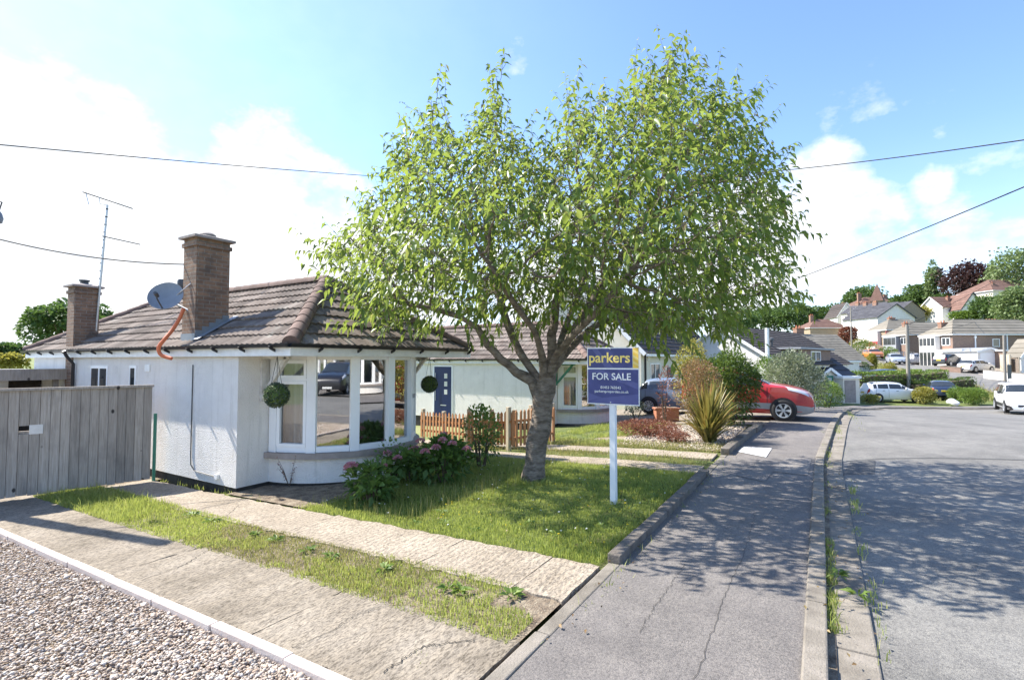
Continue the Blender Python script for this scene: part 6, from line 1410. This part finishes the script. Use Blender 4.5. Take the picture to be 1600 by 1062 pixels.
# garages, walls, fences on the forecourt
q = P(1503, 573, 66.5); house_box('garage', 'white flat garage in front of the nearest brick house', q, RA+R(2), 2.4, 4, 2.15, 'flat', 0, 'white', 'whitep', cat='garage', oh=.1)
q = P(1528, 574, 64); t = house_box('garage', 'larger white garage with a shallow gable and pale door', q, RA+R(2), 3.3, 5, 2.0, 'gable', .5, 'white', 'grey', axis='y', cat='garage', oh=.15)
boxpart(t, 'door', 'upvc', (.35, -.05, 0, 2.95, -.002, 1.85))
q = P(1568, 576, 63); house_box('garage', 'brown garage with a flat pale roof beside the white ones', q, RA+R(2), 3.2, 5, 2.2, 'flat', 0, 'brickf', 'whitep', cat='garage', oh=.2)
q = P(1596, 584, 58); house_box('gabled_house', 'white gabled end cut by the right edge', q, RA, 3, 1.6, 2.1, 'gable', 1.9, 'white', 'tileg', axis='y', cat='house', oh=.2)
def panelfence(label, a, b_, h, m):
    a, b_ = Vector(a), Vector(b_); d = b_-a; L = math.hypot(d.x, d.y); t = thing('panel_fence', label, 'fence', a, math.atan2(d.y, d.x)); q = MB(); n = int(L/.15)
    for k in range(n): q.rv = random.random(); x = L*k/n; q.box(x, -.015, -.3, x+L/n-.01, .015, h+d.z*x/L)
    q.build('panel', m, t); q = MB()
    for x in np.linspace(0, L, max(2, int(L/1.8)+1)): q.box(x-.05, .02, -.3, x+.05, .12, h+.08+d.z*x/L)
    q.build('post', MT['post'], t)
panelfence('pale timber fence panel beside the garages', P(1563, 577, 59), P(1578, 579, 56), 1.75, MT['post']); panelfence('greenish timber fence at the right edge', P(1580, 580, 57), P(1592, 583, 55), 1.6, MT['bark'])
def lowwall(label, a, b_, h, th, m):
    a, b_ = Vector(a), Vector(b_); d = b_-a; L = math.hypot(d.x, d.y); t = thing('garden_wall', label, 'wall', a, math.atan2(d.y, d.x)); q = MB(); q.M = Matrix.Identity(4)
    q.prism([(0, -th/2, -.6), (L, -th/2, -.6+d.z), (L, th/2, -.6+d.z), (0, th/2, -.6)], (0, 0, h+.6)); q.build('wall', MT[m], t); q = MB(); q.prism([(-.02, -th/2-.03, h+.002), (L+.02, -th/2-.03, h+.002+d.z), (L+.02, th/2+.03, h+.002+d.z), (-.02, th/2+.03, h+.002)], (0, 0, .07)); q.build('coping', MT['kerb'], t)
lowwall('low white wall along the far pavement at right', P(1538, 586, 55), P(1640, 597, 49), .55, .25, 'white'); lowwall('low brick wall behind the black estate car', P(1470, 576, 61.5), P(1502, 578, 59.5), .3, .25, 'brickf'); lowwall('garden wall below the terraced houses', P(1352, 540, 104), P(1392, 551, 93), .8, .3, 'brickf')
# poles and a small street sign on the far side
q = grd(1420, 618, 46); utility_pole('grey telegraph pole rising from the front hedge', q, P(1416, 507, 46).z-q[2], .17, MT['pole'], False, 'poles beyond the street', (-.25, 0))
q = grd(1331, 552, 88); utility_pole('thin brown pole beside the red leaved tree', q, P(1330, 480, 88).z-q[2], .13, MT['pole'], False, 'poles beyond the street')
q = grd(1571, 613, 45); utility_pole('slim pole standing at the right before the climbing street', q, P(1566, 524, 45).z-q[2], .13, MT['pole'], False, 'poles beyond the street', (-.2, 0))
q = grd(1577, 610, 44); t = thing('street_sign', 'dark blue sign plate on a short post near the right edge', 'sign', q, RA+R(20)); b = MB(); b.tube([(0, 0, -.2), (0, 0, 2.5)], .045, 8); b.build('post', MT['metal'], t); boxpart(t, 'plate', 'dgrey', (-.28, -.07, 1.2, .3, -.046, 2.4))
for k, (a0, c0) in enumerate((((1418, 508, 46), (1700, 350, 60)), ((1418, 514, 46), (1530, 500, 74)), ((1418, 520, 46), (1490, 518, 69)))):
    wire(('cable climbing from the telegraph pole to the upper right', 'cable from the telegraph pole to the nearest brick roof', 'lowest cable from the telegraph pole to the brick house')[k], P(*a0), P(*c0), .5, .02)
# hedges and bushes of the front gardens beyond the bend
HG = 'hedges beyond the bend'
def gp3(px, py, D): p = P(px, py, D); return (p.x, p.y, g(p.x, p.y))
hedge('hedge', 'long tall leafy hedge behind the white crossover', gp3(1335, 618, 46), gp3(1432, 620, 47), 1.6, 1.9, 5200, .17, MT['hedge'], HG)
hedge('hedge', 'lower dark clipped hedge right of the telegraph pole', gp3(1428, 619, 45.5), gp3(1515, 620, 47), 1.2, 1.0, 3400, .14, MT['bushg'], HG)
hedge('hedge', 'sloping bright hedge bank between tall and dark hedges', gp3(1388, 612, 49), gp3(1470, 606, 51), 1.6, 1.3, 3000, .17, MT['hedge'], HG)
q = gp3(1444, 630, 39); shrub('golden_bush', 'round variegated golden bush left of the blue saloon', q, (.75, .75, .66), 2000, .11, MT['gold'], .55, 22, .2, 'front garden bushes at the bend')
q = gp3(1521, 633, 38); shrub('box_bush', 'square clipped bright green bush right of the blue saloon', q, (.95, .85, .62), 2600, .1, MT['hedge'], .55, 30, .2, 'front garden bushes at the bend')
q = gp3(1497, 630, 40); shrub('box_bush', 'smaller bright green bush behind the square one', q, (.7, .7, .6), 1300, .1, MT['hedge'], .55, 20, .2, 'front garden bushes at the bend')
q = gp3(1360, 630, 38); shrub('low_bush', 'low grassy bush before the white crossover', q, (.85, .6, .32), 700, .14, MT['gold'], .3, 12, .6)
q = gp3(1490, 632, 37.2); t = thing('rubbish_bag', 'white plastic rubbish bags heaped at the kerb', 'bags', q); b = MB()
for x, y, r in ((-.5, 0, .26), (0, .1, .32), (.5, -.05, .28)):
    for k in range(6):
        pr = [(r*math.sin(a)*(1+.1*math.sin(5*a+x)), r*.8*(1-math.cos(a))) for a in np.linspace(0, math.pi, 8)]
    b.lathe(pr, 11, (x, y, 0))
b.build('bag', MT['upvc'], t, smooth=25)
for px, py, D, rr, m, nm, lab in ((1362, 560, 62, (.5, .5, 1.15), 'gold', 'golden_conifer', 'upright golden conifer beside the climbing street'), (1390, 576, 58, (.7, .7, .8), 'gold', 'golden_bush', 'small golden bush before the silver car'), (1350, 585, 55, (.8, .8, 1.0), 'bushg', 'dark_bush', 'dark bush beside the white extension'),
    (1345, 548, 92, (2.8, 2.0, 1.3), 'gold', 'rockery_shrub', 'yellow green rockery planting below the terrace'), (1352, 556, 86, (3.2, 2, 1.3), 'bushg', 'dark_shrub', 'dark spreading shrub below the garden wall'), (1386, 562, 84, (2.0, 1.6, 1.1), 'hedge', 'green_shrub', 'green shrub in front of the cream and red house'), (1330, 545, 98, (1.8, 1.8, 1.5), 'varig', 'grey_shrub', 'pale shrub at the foot of the thin brown pole')):
    q = gp3(px, py, D); shrub(nm, lab, q, rr, 900, .2 if D > 60 else .14, MT[m], .55, 14, .25)
# ---------------------------------------------------------------- trees of the hill
def tree(label, px, pyb, pyt, D, wpx, m, n=2600, trunk=.25, k=30, leaf=.6, name='tree', z=None):
    b0 = P(px, pyb, D); tp = P(px, pyt, D); H = tp.z-b0.z; w = wpx/FPX*D/2; ch = H*(1-trunk)/2
    n = int(n*1.4); t = thing(name, label, 'tree', b0, 0, 'trees on the hillside'); p, v, i = clumpy(n, (w*1.28, w*1.28, ch*1.25), k, .5); s_ = RNG.random(n) < .4; p[s_] = (v*RNG.uniform(.7, .97, (n, 1))*np.array([w, w, ch]))[s_]; p[:, 2] += H-ch
    ck = RNG.random(k); leaves('crown', p, v+RNG.normal(0, .5, v.shape), leaf*RNG.uniform(.6, 1.3, n), MT[m], t, .7, .15, np.clip(.5*ck[i]+.5*RNG.random(n), 0, 1))
    b = MB(); r = max(.15, H*.022); b.tube([(0, 0, -3), (0, 0, H*.3), (w*.05, 0, H*.8)], [r*1.3, r, r*.3], 8)
    for q in range(5):
        a = q*1.3; b.tube([(0, 0, H*(.25+.08*q)), (math.cos(a)*w*.35, math.sin(a)*w*.35, H*(.45+.08*q)), (math.cos(a)*w*.7, math.sin(a)*w*.7, H*(.55+.08*q))], [r*.5, r*.3, r*.08], 5)
    b.build('trunk', MT['bark'], t)
tree('broad dark pine above the turreted house', 1349, 505, 449, 190, 58, 'fart', 3400, .15, leaf=.9, name='pine_tree')
tree('tall slender tree rising left of the copper beech', 1462, 495, 416, 150, 25, 'farl', 1500, .2, 14, .75)
tree('dark purple copper beech with a wide domed crown', 1520, 492, 412, 140, 78, 'copper', 4800, .12, 44, .75, 'copper_beech')
tree('large pale tree cut by the upper right edge', 1592, 490, 388, 125, 78, 'farl', 3400, .12, 30, .7)
tree('pale green willowy tree at the right edge below the pale one', 1590, 520, 446, 95, 52, 'farl', 2800, .05, 26, .55)
tree('green tree left of the slender one', 1440, 500, 444, 155, 44, 'fart', 2400, .1, 22, .75)
tree('green tree between the slender tree and the copper beech', 1474, 500, 458, 145, 34, 'fart', 1700, .1, 18, .7)
tree('round green tree behind the hipped roofs', 1414, 500, 462, 160, 44, 'fart', 2200, .1, 22, .75)
tree('low green tree right of the dark pine', 1388, 500, 466, 175, 40, 'fart', 1800, .1, 18, .8)
tree('yellow green tree in front of the dark ones', 1444, 503, 477, 128, 40, 'gold', 1600, .1, 18, .6)
tree('bushy tree before the white cottages', 1548, 505, 464, 104, 52, 'fart', 2600, .05, 26, .5)
tree('small green tree beside the white gable', 1506, 506, 486, 108, 34, 'hedge', 1200, .05, 14, .45)
tree('rounded woodland tree above the dark roof', 1243, 520, 474, 190, 62, 'fart', 3000, .08, 30, .9)
tree('dark woodland tree at the left of the gap of sky', 1200, 525, 480, 200, 60, 'fart', 2600, .08, 26, .95)
tree('woodland tree behind the tall white gable', 1296, 515, 478, 200, 50, 'fart', 2200, .08, 22, .9)
tree('low woodland tree in the dip of the skyline', 1272, 520, 493, 210, 44, 'fart', 1600, .08, 16, .95)
tree('low tree behind the turret house', 1318, 512, 482, 205, 36, 'fart', 1400, .08, 14, .9)
tree('woodland tree hidden behind the cherry leaves', 1150, 535, 482, 170, 70, 'fart', 2200, .08, 22, .9)
tree('small red leaved tree beside the thin brown pole', 1325, 545, 510, 96, 25, 'redlf', 1300, .2, 16, .38, 'red_leaved_tree')
tree('tree behind the rear chimney and aerial', 92, 580, 474, 34, 84, 'fart', 2600, .3, 24, .3)
tree('tree right of the rear chimney', 158, 560, 484, 40, 40, 'fart', 900, .3, 12, .3)
tree('distant bushy tree at the left edge', 10, 575, 536, 70, 44, 'fart', 1400, .1, 16, .5)
tree('yellowish bush over the lean-to roof', 12, 580, 553, 40, 40, 'gold', 900, .1, 12, .3)
tree('small tree showing by the sign through the cherry', 1012, 545, 500, 80, 30, 'hedge', 800, .1, 12, .5)
